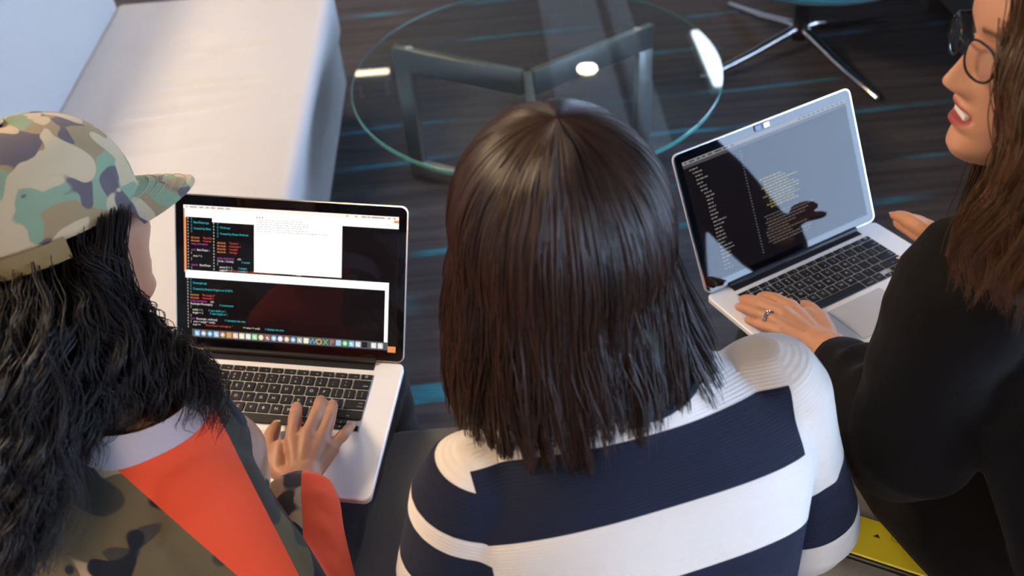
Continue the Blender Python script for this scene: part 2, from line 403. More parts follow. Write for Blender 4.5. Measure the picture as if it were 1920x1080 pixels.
FC = V(.085, 2.194, 0)
for k, ang in enumerate((150, 30, 270)):
    d = V(math.cos(math.radians(ang)), math.sin(math.radians(ang)), 0); n = V(-d[1], d[0], 0); R = np.stack([d, n, V(0, 0, 1)], 1); L = .405; th = .020
    arm = MB(); arm.box(FC + d * (L / 2 + .008) + V(0, 0, .384), (L - .016, th, .068), rot=R, bev=.0012); arm = build_w(arm, 'arm', STEEL, table)
    for nm, c, s in (('leg', FC + d * (L - .024) + V(0, 0, .2), (.048, th, .300)), ('foot_bar', FC + d * (L / 2 + .008) + V(0, 0, .025), (L - .016, th, .050))):
        q = MB(); q.box(c, s, rot=R, bev=.0012); o = q.build(nm, STEEL, None); bpy.context.view_layer.update(); unparented_local(o, arm)
    q = MB(); q.tube([FC + d * (L - .05) + V(0, 0, .4175), FC + d * (L - .05) + V(0, 0, .4205)], .011, round_ends=False); o = q.build('glass_pad', mat('clear_pad', (.7, .7, .7), .3), None); unparented_local(o, arm)
q = MB(); q.box(FC + V(0, 0, .21), (.02, .02, .41), bev=.001); build_w(q, 'centre_post', STEEL, table)

# ------------------------------------------------------------------ swivel chair
CHROME = mat('chrome', (.72, .70, .70), .12, 1.0)
TEAL = fabric('teal_upholstery', (.03, .27, .36), (.02, .20, .28), 600, .85, .4)
CC = V(1.036, 2.938, 0)
chair = empty('swivel_chair', 'teal tub chair on a four-pronged chrome swivel base', 'chair', tuple(CC)); bpy.context.view_layer.update()
for ang in (113, 23, -67, -157):
    d = V(math.cos(math.radians(ang)), math.sin(math.radians(ang)), 0)
    q = MB(); q.tube([CC + d * .028 + V(0, 0, .085), CC + d * .06 + V(0, 0, .078), CC + d * .2 + V(0, 0, .045), CC + d * .385 + V(0, 0, .014)], [.016, .0155, .0135, .0105], 14); build_w(q, 'prong', CHROME, chair)
q = MB(); q.tube([CC + V(0, 0, .05), CC + V(0, 0, .335)], .026, 24, round_ends=False); build_w(q, 'post', mat('dark_post', (.05, .045, .045), .35, .6), chair)
q = MB(); a = np.linspace(0, 2 * math.pi, 56, endpoint=False); rg = lambda r, z: CC + np.c_[r * np.cos(a), r * np.sin(a), np.full(56, z)]
q.rings([rg(.06, .318), rg(.27, .324), rg(.36, .340), rg(.402, .372), rg(.405, .41), rg(.375, .435), rg(.30, .442), rg(.05, .438)]); build_w(q, 'seat', TEAL, chair)
sh = []; aa = np.linspace(math.radians(-35), math.radians(215), 44)
for z, ro, ri in ((.40, .39, .35), (.50, .42, .36), (.62, .44, .375), (.72, .44, .38)):
    top = .26 * np.clip(np.sin((aa + math.radians(35)) / math.radians(250) * math.pi), 0, 1) ** .6
    zz = .40 + (z - .40) / .32 * (.06 + top)
    sh.append((np.c_[CC[0] + ro * np.cos(aa), CC[1] + ro * np.sin(aa), zz], np.c_[CC[0] + ri * np.cos(aa), CC[1] + ri * np.sin(aa), zz]))
q = MB(); R = [np.array([s_[0][i] for s_ in sh] + [s_[1][i] for s_ in sh][::-1]) for i in range(len(aa))]; q.rings(R); build_w(q, 'backrest', TEAL, chair)

# ------------------------------------------------------------------ dark modular sofa by the windows
DGREY = fabric('charcoal_upholstery', (.075, .072, .072), (.05, .048, .05), 500, .93, .4)
ds = empty('lounge_sofa', 'charcoal modular lounge sofa on low plinths, near the window side', 'sofa', (2.0, 2.9, 0)); bpy.context.view_layer.update()
cushion('seat', (1.555, 1.5, .076), (2.45, 4.6, .42), DGREY, ds, .012, 6, 10, None, .002)
cushion('backrest', (2.2, 1.5, .42), (2.45, 4.6, .80), DGREY, ds, .03, 4, 10, None, .003)
for ya, yb in ((1.5, 2.955), (3.135, 4.6)):
    q = MB(); q.box((2.0, (ya + yb) / 2, .038), (.89, yb - ya, .077), bev=.004); build_w(q, 'plinth', DGREY, ds)

# ------------------------------------------------------------------ laptops
ALU = mat('aluminium', (.86, .86, .87), .42, .15, .5)
t_ = NT(ALU); t_.bump(t_.noise(t_.obj(), 2500, 2), .05, .0002)
ALU_EDGE = mat('aluminium_rim', (.85, .85, .86), .22, .9)
KEYM = mat('key_plastic', (.012, .012, .013), .36, spec=.55)
LEGEND = mat('key_legend', (.75, .75, .75), .6)
BEZEL = mat('bezel_glass', (.004, .004, .005), .03, spec=.6)
HINGE = mat('hinge_plastic', (.018, .018, .02), .35)
WELL = mat('keyboard_well', (.55, .55, .56), .45, .5)
PADM = mat('trackpad_glass', (.74, .74, .75), .30, .35)
BLUECASE = mat('blue_case', (.02, .045, .16), .35)  # plain dark blue for a laptop's lid back and underside
def scr(name, c, s=1.0):
    return mat(name, (.004, .004, .005), .03, spec=.34, emit=c, es=s)

def rrect(w, h, r, cx=0, cy=0, n=6):
    o = []
    for sx, sy, a0 in ((1, 1, 0), (-1, 1, 90), (-1, -1, 180), (1, -1, 270)):
        for i in range(n + 1):
            a = math.radians(a0 + 90 * i / n); o.append((cx + sx * (w / 2 - r) + r * math.cos(a), cy + sy * (h / 2 - r) + r * math.sin(a)))
    return o
P_ = .01905
ROWS = [
 (.0155, .0085, [(14.5 / 14, s) for s in ('esc', 'F1', 'F2', 'F3', 'F4', 'F5', 'F6', 'F7', 'F8', 'F9', 'F10', 'F11', 'F12', '')]),
 (0, .0163, [(1, '~\n`'), (1, '!\n1'), (1, '@\n2'), (1, '#\n3'), (1, '$\n4'), (1, '%\n5'), (1, '^\n6'), (1, '&\n7'), (1, '*\n8'), (1, '(\n9'), (1, ')\n0'), (1, '_\n-'), (1, '+\n='), (1.5, 'delete')]),
 (-P_, .0163, [(1.5, 'tab')] + [(1, c) for c in 'QWERTYUIOP'] + [(1, '{\n['), (1, '}\n]'), (1, '|\n\\')]),
 (-2 * P_, .0163, [(1.75, 'caps lock')] + [(1, c) for c in 'ASDFGHJKL'] + [(1, ':\n;'), (1, '"\n\''), (1.75, 'enter\nreturn')]),
 (-3 * P_, .0163, [(2.25, 'shift')] + [(1, c) for c in 'ZXCVBNM'] + [(1, '<\n,'), (1, '>\n.'), (1, '?\n/'), (2.25, 'shift')]),
 (-4 * P_, .0163, [(1, 'fn'), (1, 'control'), (1, 'option'), (1.25, 'command'), (5, ' '), (1.25, 'command'), (1, 'option'), (1, '<l'), (1, '<ud'), (1, '<r')]),
]
YK = -.0454
KEY_MESH = {}
def key_mesh(w, h, s):
    k = (round(w, 5), round(h, 5), s)
    if k in KEY_MESH: return KEY_MESH[k]
    b = MB(); b.box((0, 0, .0006), (w, h, .0022), bev=.0007, seg=2); zt = .00178
    if s in ('<l', '<r', '<u', '<d'):
        tri = np.array([(-.0014, 0, zt), (.0010, -.0013, zt), (.0010, .0013, zt)])
        ang = {'<l': 0, '<r': math.pi, '<u': -math.pi / 2, '<d': math.pi / 2}[s]; c, sn = math.cos(ang), math.sin(ang)
        b.add(np.c_[tri[:, 0] * c - tri[:, 1] * sn, tri[:, 0] * sn + tri[:, 1] * c, tri[:, 2]], [(0, 1, 2)], 1)
    elif s == '':
        a = np.linspace(math.radians(120), math.radians(420), 17); ro, ri = .0021, .0016
        b.add(np.r_[np.c_[ro * np.cos(a), ro * np.sin(a), np.full(17, zt)], np.c_[ri * np.cos(a), ri * np.sin(a), np.full(17, zt)]], [(i, i + 1, 18 + i, 17 + i) for i in range(16)], 1)
        b.add([(-.0003, .0004, zt), (.0003, .0004, zt), (.0003, .0026, zt), (-.0003, .0026, zt)], [(0, 1, 2, 3)], 1)
    elif s.strip():
        big = len(s) == 1; lines = s.split('\n')
        for i, ln in enumerate(lines):
            sz = .0068 if big else (.0048 if len(ln) == 1 else .0030)
            if h < .01: sz = .0026
            Pt, Ft = text_mesh(ln, sz, 'CENTER')
            if not len(Pt): continue
            y = -sz * .34 if len(lines) == 1 else (.0024 - i * .0062) - sz * .3
            x = 0
            if len(ln) > 2 and w > .02: x = (w / 2 - .0062) * (1 if s in ('delete', 'enter\nreturn') or w > .045 else -1 if s in ('tab', 'caps lock') else 0); y -= .0028 if len(lines) == 1 else 0
            if h < .01: x = w * .2; y = -.0024
            b.add(Pt + V(x, y, zt), Ft, 1)
    me = bpy.data.meshes.new('key'); me.from_pydata(np.concatenate(b.v).tolist(), [], b.f); me.update(); me.materials.append(KEYM); me.materials.append(LEGEND)
    me.polygons.foreach_set('material_index', np.array(b.m, 'i')); KEY_MESH[k] = me; return me

def rect(b, u0, v0, u1, v1, z, mi=0):               # u right, v down from the display's top-left (metres) -> local display plane
    b.add([(u0, -v0, z), (u1, -v0, z), (u1, -v1, z), (u0, -v1, z)], [(3, 2, 1, 0)], mi)
DW, DH = .331, .207

def laptop(label, origin, R, lid_deg, content, case=False):  # case: only switches lid back and underside to dark blue
    mw = Matrix([[*R[0], origin[0]], [*R[1], origin[1]], [*R[2], origin[2]], [0, 0, 0, 1]])
    L = empty('laptop', label, 'laptop', mw=mw, group='open silver laptops')
    b = MB(); b.slab(rrect(.3588, .247, .011, 0, -.1235 + .004, 8), -.0105, -.0004, bev=.0012); b.build('base', ALU, L, sharp=25)
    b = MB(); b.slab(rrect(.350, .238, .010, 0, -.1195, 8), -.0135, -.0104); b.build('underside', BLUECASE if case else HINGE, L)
    b = MB(); kw, kt, kb_ = 14.5 * P_ + .0012, YK + .0155 + .0062, YK - 4 * P_ - .0095
    b.box((0, (kt + kb_) / 2, -.0003), (kw, kt - kb_, .0006)); b.build('keyboard_well', WELL, L, smooth=False)
    for dy, h, keys in ROWS:
        x = -7.25 * P_
        for w, s in keys:
            cx = x + w * P_ / 2; x += w * P_
            if s == '<ud':
                items = [(cx, dy + .0043, .0076, '<u'), (cx, dy - .0043, .0076, '<d')]
            elif s in ('<l', '<r'): items = [(cx, dy - .0043, .0076, s)]
            else: items = [(cx, dy, h, s)]
            for (kx, ky, kh, ks) in items:
                o = bpy.data.objects.new('key', key_mesh(w * P_ - .0028, kh, ks)); COL.objects.link(o); o.parent = L; o.location = (kx, YK + ky, .0004)
    b = MB(); b.slab(rrect(.105, .078, .003, 0, -.181), -.0004, .00012); b.build('trackpad', PADM, L)
    b = MB(); b.slab(rrect(.1062, .0792, .0034, 0, -.181), -.0004, -.0001); b.build('trackpad_gap', mat('gap_dark', (.25, .25, .26), .6), L)
    b = MB(); b.tube([(-.135, .002, .0012), (.135, .002, .0012)], .0058, 16, round_ends=False); b.build('hinge', HINGE, L)
    b = MB(); b.box((0, -.0085, .0001), (.27, .012, .0012)); b.build('hinge_vent', HINGE, L, smooth=False)
    # lid: local x right, y up the screen, z towards the viewer
    th = math.radians(lid_deg); ex, ey, ez = V(1, 0, 0), V(0, -math.cos(th), math.sin(th)), V(0, -math.sin(th), -math.cos(th))
    lidM = Matrix([[ex[i], ey[i], ez[i], 0] for i in range(3)] + [[0, 0, 0, 1]])
    D0 = .0184; LH = D0 + DH + .0165
    def kid(o, par=L): o.parent = par; return o
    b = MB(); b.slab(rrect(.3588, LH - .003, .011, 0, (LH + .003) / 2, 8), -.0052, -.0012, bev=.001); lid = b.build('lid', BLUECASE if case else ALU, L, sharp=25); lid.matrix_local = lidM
    b = MB(); o1 = np.array(rrect(.3588, LH - .003, .011, 0, (LH + .003) / 2, 8)); o2 = np.array(rrect(.3552, LH - .0066, .0095, 0, (LH + .003) / 2, 8)); n = len(o1)
    b.rings([np.c_[o1, np.full(n, -.0014)], np.c_[o1, np.full(n, .0002)], np.c_[o2, np.full(n, .0004)], np.c_[o2, np.full(n, -.0014)]], closed=True); b.build('lid_rim', ALU_EDGE, lid, sharp=40)
    b = MB(); b.slab(rrect(.3552, LH - .0066, .0095, 0, (LH + .003) / 2, 8), -.0013, .0); b.build('bezel', BEZEL, lid, sharp=25)
    b = MB(); rect(b, 0, 0, DW, DH, .0001); disp = b.build('display', content[0], L, smooth=False)
    disp.matrix_local = lidM @ Matrix.Translation((-DW / 2, D0 + DH, 0))
    content[1](disp, lid)
    return L

def text_part(name, items, m, parent, z):
    b = MB()
    for s, u, v, sz, sx in items:
        Pt, Ft = text_mesh(s, sz, 'LEFT', sx)
        if len(Pt): b.add(Pt + V(u, -v, z), Ft)
    return tag(b.build(name, m, parent, smooth=False), kind='stuff')
S_WHITE = scr('screen_white', (1, .985, .96), 1.15); S_BLACK = scr('screen_black', (.006, .004, .005), 1); S_ORANGE = scr('screen_orange', (.95, .33, .12), .9)
S_CYAN = scr('screen_cyan', (.05, .75, .80), .8); S_RED = scr('screen_red', (.95, .12, .08), .8); S_MAG = scr('screen_magenta', (.75, .08, .55), .8); S_TXT = scr('screen_text', (.95, .95, .88), .9)
S_GREY = scr('screen_grey', (.10, .10, .105), 1); S_DIM = scr('screen_dim', (.55, .53, .50), .8); S_YEL = scr('screen_yellow', (.75, .62, .16), .35)

def screen_a(d, lid):
    U, Vv = lambda f: f * DW, lambda f: f * DH
    def panel(name, m, u0, v0, u1, v1, z):
        b = MB(); rect(b, U(u0), Vv(v0), U(u1), Vv(v1), z); return b.build(name, m, d, smooth=False)
    panel('menu_bar', scr('screen_menu', (1, .90, .82), 1.05), 0, 0, 1, .028, .0006)
    panel('browser_window', S_WHITE, .006, .028, 1, .092, .0002); panel('editor_window', S_BLACK, .012, .088, 1, .52, .00025)
    panel('rear_window', S_BLACK, .0, .50, 1, .955, .00018); panel('rear_window', S_BLACK, .0, .955, .963, 1, .00018); panel('editor_title', S_WHITE, .135, .075, .335, .118, .0003); panel('terminal_window', S_WHITE, .332, .052, .742, .468, .0004)
    panel('editor_title', S_WHITE, .006, .482, .962, .540, .00035); panel('editor_window', S_BLACK, .012, .540, .948, .975, .0003)
    panel('window_border', S_WHITE, .945, .540, .962, .975, .00032); panel('dock', S_GREY, .035, .925, .962, .985, .0007)
    panel('desktop_corner', S_ORANGE, .978, .028, 1, .046, .00045)
    sz = .0046; ln = .0225
    def code(lines, u, v0, zz):
        by = {}
        for i, segs in enumerate(lines):
            x = U(u)
            for s, m in segs:
                if s.strip(): by.setdefault(m.name, (m, []))[1].append((s, x, Vv(v0 + i * ln), sz, .86))
                x += len(s) * .00205
        for m, items in by.values(): text_part('code_text', items, m, d, zz)
    c, r, g, w = S_CYAN, S_RED, S_MAG, S_TXT
    code([[('//', c)], [('//  BasicShape.cpp', c)], [('//', c)], [('//  Created by Brian', c)], [('//', c)], [], [('#include ', S_ORANGE), ('"BasicSha', r)], [('#include ', S_ORANGE), ('<iostrea', r)], [('using namespace', g)], [], [('void', g), (' BasicShape ::', w)], [('{', w)], [('   area = 1;', w)], [('}', w)], [], [('double', g), (' BasicShape', w)], [('{', w)], [('   return', g), (' area;', w)], [('}', w)]], .034, .110, .0003)
    code([[('//', c)], [('//  Circle.cpp', c)], [('//', c)], [('//  Created by Kenya Andrews', c)], [('//', c)], [], [('#include ', S_ORANGE), ('"Circle.h"', r)], [('#include ', S_ORANGE), ('<iostream>', r)], [('#include ', S_ORANGE), ('<cmath>', r)], [('#include ', S_ORANGE), ('<string>', r)], [], [('using namespace', g), (' std;', w)], [('Circle :: Circle()', w), (' // constr', c)], [('{', w)], [('   centerX = 1; ', w), ('// assigns', c)], [('   centerY = 1; ', w), ('// assigns', c)], [('   radius = 1; ', w), ('// assigns', c)], [('}', w)]], .158, .138, .00031)
    code([[('   cout << ', w), ('"Please enter the radius in the x direction: "', r), (' << endl;', w)]], .158, .476, .00031)
    code([[('//', c)], [('//  Rectangle.cpp', c)], [('//', c)], [('//  Created by Brianna Hughes on 2/18/15.', c)], [('//', c)], [('#include ', S_ORANGE), ('"Rectangle.h"', r)], [('#include ', S_ORANGE), ('<iostream>', r)], [('using namespace', g), (' std;', w)], [('Rectangle::Rectangle()', w), (' // constructor', c)], [('{', w)], [('   width = 1; ', w), ('// sets width to 1', c)], [('   length = 1; ', w), ('// sets length to 1', c)], [('}', w)], [('void', g), (' Rectangle:: setArea()', w), (' // calculates the area', c)], [('{   area = length * width;', w)], [('   cout << ', w), ('"Area of your rectangle is: "', r), (' << area << endl;', w), (' // displays the area', c)]], .028, .560, .00035)
    for u, v0, nn, zz in ((.018, .105, 19, .0003), (.140, .133, 18, .00031), (.014, .556, 17, .00035)):
        b = MB()
        for i in range(nn): rect(b, U(u), Vv(v0 + i * ln - .012), U(u) + .0016, Vv(v0 + i * ln), zz)
        b.build('line_numbers', S_DIM, d, smooth=False)
    b = MB()
    for i, (u0, ww) in enumerate(((.345, .21), (.345, .24), (.345, .24), (.345, .21), (.345, .24), (.345, .33))):
        x = U(u0)
        while x < U(u0 + ww):
            k = .001 + random.random() * .004; rect(b, x, Vv(.078 + i * .0165), min(x + k, U(u0 + ww)), Vv(.078 + i * .0165) + .0009, .00045); x += k + .0012
    rect(b, U(.603), Vv(.158), U(.607), Vv(.172), .00045); b.build('terminal_text', S_DIM, d, smooth=False)
    b = MB()
    for u in (.342, .355, .368): rect(b, U(u), Vv(.058), U(u + .007), Vv(.069), .00045)
    for u, w2 in ((.012, .008), (.03, .035), (.075, .02), (.105, .016), (.13, .02), (.16, .03), (.2, .02), (.76, .008), (.80, .01), (.83, .02), (.855, .014), (.875, .06), (.95, .01), (.975, .01)): rect(b, U(u), Vv(.009), U(u + w2), Vv(.019), .00065)
    b.build('menu_text', S_DIM, d, smooth=False)
    cols = [(.25, .6, .95), (.55, .56, .58), (.2, .55, .95), (.45, .65, .9), (.9, .35, .2), (.75, .4, .12), (.95, .6, .6), (.95, .9, .55), (.85, .87, .9), (.35, .85, .35), (.95, .75, .4), (.45, .15, .15), (.35, .6, .95), (.9, .75, .9), (.95, .55, .35), (.25, .5, .95), (.5, .5, .5), (.92, .88, .55), (.15, .5, .85), (.95, .75, .1), (.15, .65, .25), (.85, .2, .15), (.45, .65, .9), (.15, .8, .35), (.3, .65, .9), (.7, .78, .82), (.02, .02, .02), (.85, .85, .85), (.8, .82, .82)]
    for i, c3 in enumerate(cols):
        u = .048 + i * .0306 + (.012 if i >= 27 else 0); b = MB(); rd = i in (1, 2, 4, 10, 12, 13, 14, 15, 23)
        Mi = scr('dock_icon_%d' % i, c3, .9); z = .0008
        if i in (18, 19, 20, 21):
            Pt, Ft = text_mesh('WOXP'[i - 18], .0125, 'CENTER'); b.add(Pt + V(U(u + .012), -Vv(.977), z), Ft)
        else:
            o = rrect(.0082, .0086, .0041 if rd else .0012, U(u + .012), -Vv(.955), 4); b.add(np.c_[np.array(o), np.full(len(o), z)], [tuple(range(len(o)))])
            if i in (0, 3, 6, 7, 8, 9, 11, 16, 17, 24, 25, 27, 28):
                rect(b, U(u + .006), Vv(.948), U(u + .015), Vv(.956), z + .0001, 1); rect(b, U(u + .009), Vv(.961), U(u + .019), Vv(.966), z + .0001, 1)
            elif rd:
                o = rrect(.0036, .0036, .0018, U(u + .012), -Vv(.955), 4); b.add(np.c_[np.array(o), np.full(len(o), z + .0001)], [tuple(range(len(o)))], 1)
        b.build('dock_icon', [Mi, S_WHITE], d, smooth=False)

def screen_b(d, lid):
    U, Vv = lambda f: f * DW, lambda f: f * DH
    b = MB(); rect(b, 0, 0, DW, Vv(.030), .0002); b.build('menu_bar', scr('screen_menu_grey', (.42, .40, .40), .55), d, smooth=False)
    b = MB(); rect(b, 0, Vv(.030), DW, Vv(.055), .0002); b.build('title_bar', scr('screen_title_grey', (.12, .12, .13), .5), d, smooth=False)
    dk = scr('screen_dark_text', (.02, .02, .02), 1); b = MB()
    for u, w2 in ((.015, .01), (.04, .03), (.085, .02), (.115, .02), (.15, .025), (.19, .04), (.24, .03), (.285, .02)) + tuple((.70 + i * .03, .016) for i in range(10)): rect(b, U(u), Vv(.010), U(u + w2), Vv(.020), .0003)
    b.build('menu_text', dk, d, smooth=False)
    def bars(name, m, rows):
        b = MB()
        for u, v0, ww in rows:
            x = U(u)
            while x < U(u + ww) - .001:
                k = min(.002 + random.random() * .006, U(u + ww) - x); rect(b, x, Vv(v0), x + k, Vv(v0) + .0021, .0003); x += k + .0014
        b.build(name, m, d, smooth=False)
    tree = []; ind = [.03, .045, .055, .055, .055, .065, .065, .08] + [.085] * 7 + [.09] * 14
    for i in range(29): tree.append((ind[i % len(ind)], .075 + i * .0305, .035 + .05 * random.random()))
    bars('file_tree', scr('screen_tree', (.42, .40, .36), .45), tree)
    bars('line_numbers', scr('screen_numbers', (.2, .2, .19), .5), [(.325, .075 + i * .0245, .009) for i in range(36)])
    bars('code_text', S_YEL, [(.40 + .02 * (i % 3 > 0) + .012 * (i > 6), .36 + i * .024, .10 + .14 * random.random()) for i in range(11)])
    bars('code_text', scr('screen_faint', (.16, .14, .13), .6), [(.37 + .03 * random.random(), .66 + i * .026, .12 + .18 * random.random()) for i in range(10)])
    # sliding webcam cover stuck on the bezel above the display
    x0, y0 = -.006, .0184 + DH + .0085
    b = MB(); b.slab(rrect(.030, .0105, .002, x0, y0), .0003, .0016, bev=.0003); cv = b.build('webcam_cover', mat('cover_black', (.02, .025, .035), .3), lid)
    b = MB(); b.slab(rrect(.0115, .0085, .001, x0 + .0085, y0), .0015, .0026, bev=.0003); b.build('cover_slider', mat('cover_silver', (.7, .72, .74), .35, .3), lid)
    b = MB(); b.slab(rrect(.0100, .0075, .001, x0 - .0075, y0), .0015, .0019, bev=.0001); b.build('cover_window', mat('cover_blue', (.10, .16, .30), .2), lid)

OA, RA, LIDA = V(-.350, 1.054, .612), np.array([[.985, .165, .045], [-.163, .986, -.037], [-.051, .029, .998]]), 123.8
OB, RB, LIDB = V(.482, 1.230, .573), np.array([[.910, -.412, -.055], [.415, .906, .083], [.016, -.098, .995]]), 112.7
def ortho(R): u, s, v = np.linalg.svd(R); return u @ v
RA, RB = ortho(RA), ortho(RB)
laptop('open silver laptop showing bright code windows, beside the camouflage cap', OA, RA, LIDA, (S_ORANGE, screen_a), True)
laptop('open silver laptop with dark screen mirroring the sky, right of centre', OB, RB, LIDB, (S_BLACK, screen_b))
def onA(x, y, z): return OA + RA @ V(x, y, z)      # laptop coordinates (hinge origin, y towards the screen)
def onB(x, y, z): return OB + RB @ V(x, y, z)

# ------------------------------------------------------------------ people: shared builders
def interp(x, tab):
    t = np.array(tab); return np.interp(x, t[:, 0], t[:, 1])
def frame(fwd, up=(0, 0, 1)):
    f = unit(fwd); r = unit(np.cross(f, up)); u = np.cross(r, f); return np.stack([r, f, u])     # rows: right, forward, up

def head_mesh(mb, c, A, s=1.0, mouth=0.0, cheek=.004):
    """skull, jaw, nose, lips as one closed surface; local x right, y forward, z up"""
    nz, na = 84, 112
    Z = np.concatenate([np.linspace(-.121, -.02, 46), np.linspace(-.018, .1135, nz - 46)])
    front = [(-.121, .050), (-.117, .070), (-.110, .082), (-.100, .0885), (-.090, .087), (-.082, .0835), (-.075, .085), (-.060, .086), (-.045, .0855), (-.03, .086), (0, .086), (.022, .0875), (.034, .0935), (.05, .0945), (.065, .0915), (.08, .083), (.095, .066), (.105, .046), (.1115, .022), (.1135, .004)]
    side = [(-.121, .012), (-.117, .022), (-.110, .030), (-.098, .040), (-.08, .0495), (-.06, .0565), (-.03, .0635), (0, .0695), (.03, .0745), (.055, .0735), (.08, .063), (.095, .050), (.105, .035), (.1115, .017), (.1135, .003)]
    back = [(-.121, -.030), (-.11, -.015), (-.098, .0), (-.08, .025), (-.06, .055), (-.03, .082), (0, .095), (.03, .101), (.055, .097), (.08, .078), (.095, .058), (.105, .038), (.1115, .018), (.1135, .003)]
    # midline profile details (dy, half width)
    nose = [(-.046, 0), (-.041, .006), (-.036, .017), (-.031, .0245), (-.025, .0265), (-.016, .0215), (0, .0125), (.014, .0065), (.024, .002), (.034, 0)]
    nw = [(-.05, .015), (-.036, .016), (-.028, .0148), (-.018, .0105), (0, .0075), (.02, .008), (.04, .012)]
    a = np.linspace(0, 2 * math.pi, na, endpoint=False); R = []
    for z in Z:
        F, S, B = interp(z, front), interp(z, side), interp(z, back)
        ca, sa = np.cos(a), np.sin(a); p = 2 / 2.35
        x = S * np.sign(sa) * np.abs(sa) ** p; y = np.where(ca >= 0, F * np.abs(ca) ** p, -B * np.abs(ca) ** p)
        fr = np.clip(ca * 2, 0, 1)
        y = y + fr * interp(z, nose) * np.exp(-(x / interp(z, nw)) ** 2)
        y = y + fr * .0055 * np.exp(-((np.abs(x) - .0125) / .0065) ** 2 - ((z + .033) / .007) ** 2)                 # nostril wings
        y = y - fr * .0105 * np.exp(-((np.abs(x) - .031) / .0165) ** 2 - ((z - .016) / .0125) ** 2)                 # eye sockets
        y = y + fr * cheek * np.exp(-((np.abs(x) - .034) / .018) ** 2 - ((z + .016) / (.016 + .6 * max(cheek - .004, 0))) ** 2); x = x + np.sign(x) * fr * (cheek - .004) * .8 * np.exp(-((z + .025) / .03) ** 2)                 # cheeks
        lw = np.exp(-(x / .0215) ** 4)
        y = y + fr * lw * (.0072 * np.exp(-((z + .0545 - mouth * .5) / .0052) ** 2) + .0076 * np.exp(-((z + .0690 + mouth * .5) / .0058) ** 2) - (.0045 + mouth * .6) * np.exp(-((z + .0615) / (.0026 + mouth * .35)) ** 2))
        R.append(c + s * (np.c_[x, y, np.full(na, z)] @ A))
    mb.rings(R)
    for sx in (-1, 1):                                                                                            # ears
        mb.ell(c + s * (V(sx * .0735, -.006, -.004) @ A), (.007 * s, .018 * s, .031 * s), A)
def face_attrs(P, c, A, s, mouth=0.0):
    q = ((P - c) @ A.T) / s; x, y, z = q.T
    zc = -.0615; hh = .0112 * np.sqrt(np.clip(1 - (x / .0235) ** 2, 0, 1)) + mouth * .5
    lip = np.clip((hh - np.abs(z - zc)) / .003, 0, 1) * (y > .070) * (np.abs(x) < .0235)
    brow = np.exp(-((z - (.0345 - 2.2 * (np.abs(x) - .030) ** 2 * 3)) / .0035) ** 2) * ((np.abs(x) > .012) & (np.abs(x) < .052)) * (y > .03)
    scalp = np.clip(np.maximum((z - .066) / .01, np.minimum(-y / .01, (z + .05) / .01)), 0, 1)
    return lip, np.maximum(brow, scalp)

def skin_material(name, c1, c2, lipc, browc):
    m = mat(name, c1, .48, spec=.45, sss=.12); t = NT(m); o = t.obj()
    n = t.noise(o, 26, 4); f = t.noise(o, 700, 2)
    c = t.mix(n, c1, c2); c = t.mix(t.math('MULTIPLY', t.attr('knuckle'), .45), c, tuple(v * .55 for v in c2)); c = t.mix(t.attr('lip'), c, lipc); c = t.mix(t.math('MULTIPLY', t.attr('brow'), .85), c, browc)
    t.color(c); t.bump(f, .12, .0006); return m

def plane_pt(O, R, px, py, h):                       # point seen at a pixel, h above a laptop's deck
    n = R[:, 2]; r = MC @ np.array([(px - CX) / F_PX, (py - CY) / F_PX, 1.0]); return CAM + r * (((O + n * h - CAM) @ n) / (r @ n))

def hand_mesh(mb, wrist, fingers, thumb, rad, palm_up, fore):
    """fingers: 4 lists of [MCP, PIP, DIP, tip]; thumb: [CMC, MCP, IP, tip]; metacarpals and digits overlap and are fused later"""
    fr = [rad * k for k in (1.0, 1.03, .97, .84)]
    for F, r in zip(fingers, fr):
        pts = cr(F, 13); mb.tube(pts, np.interp(np.linspace(0, 3, 13), [0, .55, 1, 1.5, 2, 2.6, 3], np.array([1.12, .97, 1.06, .93, .96, .86, .70]) * r), 14)
        mc = cr([wrist * .82 + F[0] * .18 + (F[0] - np.mean([f[0] for f in fingers], 0)) * .25, (wrist + F[0]) / 2 + palm_up * .001, F[0]], 7); mb.tube(mc, np.linspace(1.25, 1.18, 7) * r, 14)
        mb.tube(cr([wrist * .8 + F[0] * .2 - palm_up * .008, (wrist + F[0]) / 2 - palm_up * .011, F[0] - palm_up * .008], 7), 1.05 * r, 12)
    for i in range(3):                                                                                           # webbing
        mb.tube([fingers[i][0] * .93 + wrist * .07, fingers[i + 1][0] * .93 + wrist * .07], rad * 1.02, 12)
        a_, b_ = (fingers[i][0] + wrist) / 2, (fingers[i + 1][0] + wrist) / 2; mb.tube([a_, b_], rad * 1.08, 12)
    pts = cr(thumb, 13); mb.tube(pts, np.interp(np.linspace(0, 3, 13), [0, 1, 1.5, 2, 2.6, 3], np.array([1.45, 1.22, 1.08, 1.16, 1.02, .78]) * rad), 14)
    mb.tube([thumb[0] * .5 + wrist * .5, thumb[0], thumb[1] * .55 + fingers[0][0] * .45], [rad * 1.5, rad * 1.5, rad * 1.0], 14)
    mb.tube([fore, fore * .3 + wrist * .7, wrist, wrist * .75 + np.mean([f[0] for f in fingers], 0) * .25], [.034, .027, .026, .024], 20, ref=palm_up, flat=.78)
def nails(fingers, thumb, rad, up, m, parent):
    for i, F in enumerate(list(fingers) + [thumb]):
        d = unit(F[3] - F[2]); n = unit(up - d * (up @ d)); n = unit(n + .25 * d); x = np.cross(d, n); k = rad * (.78 if i < 4 else 1.0)
        b = MB(); b.ell(F[3] + d * k * .45 + n * k * .42, (k * .60, k * .85, k * .16), np.stack([x, unit(d - n * (d @ n)), n]), n=14, k=8); build_w(b, 'fingernail', m, parent)
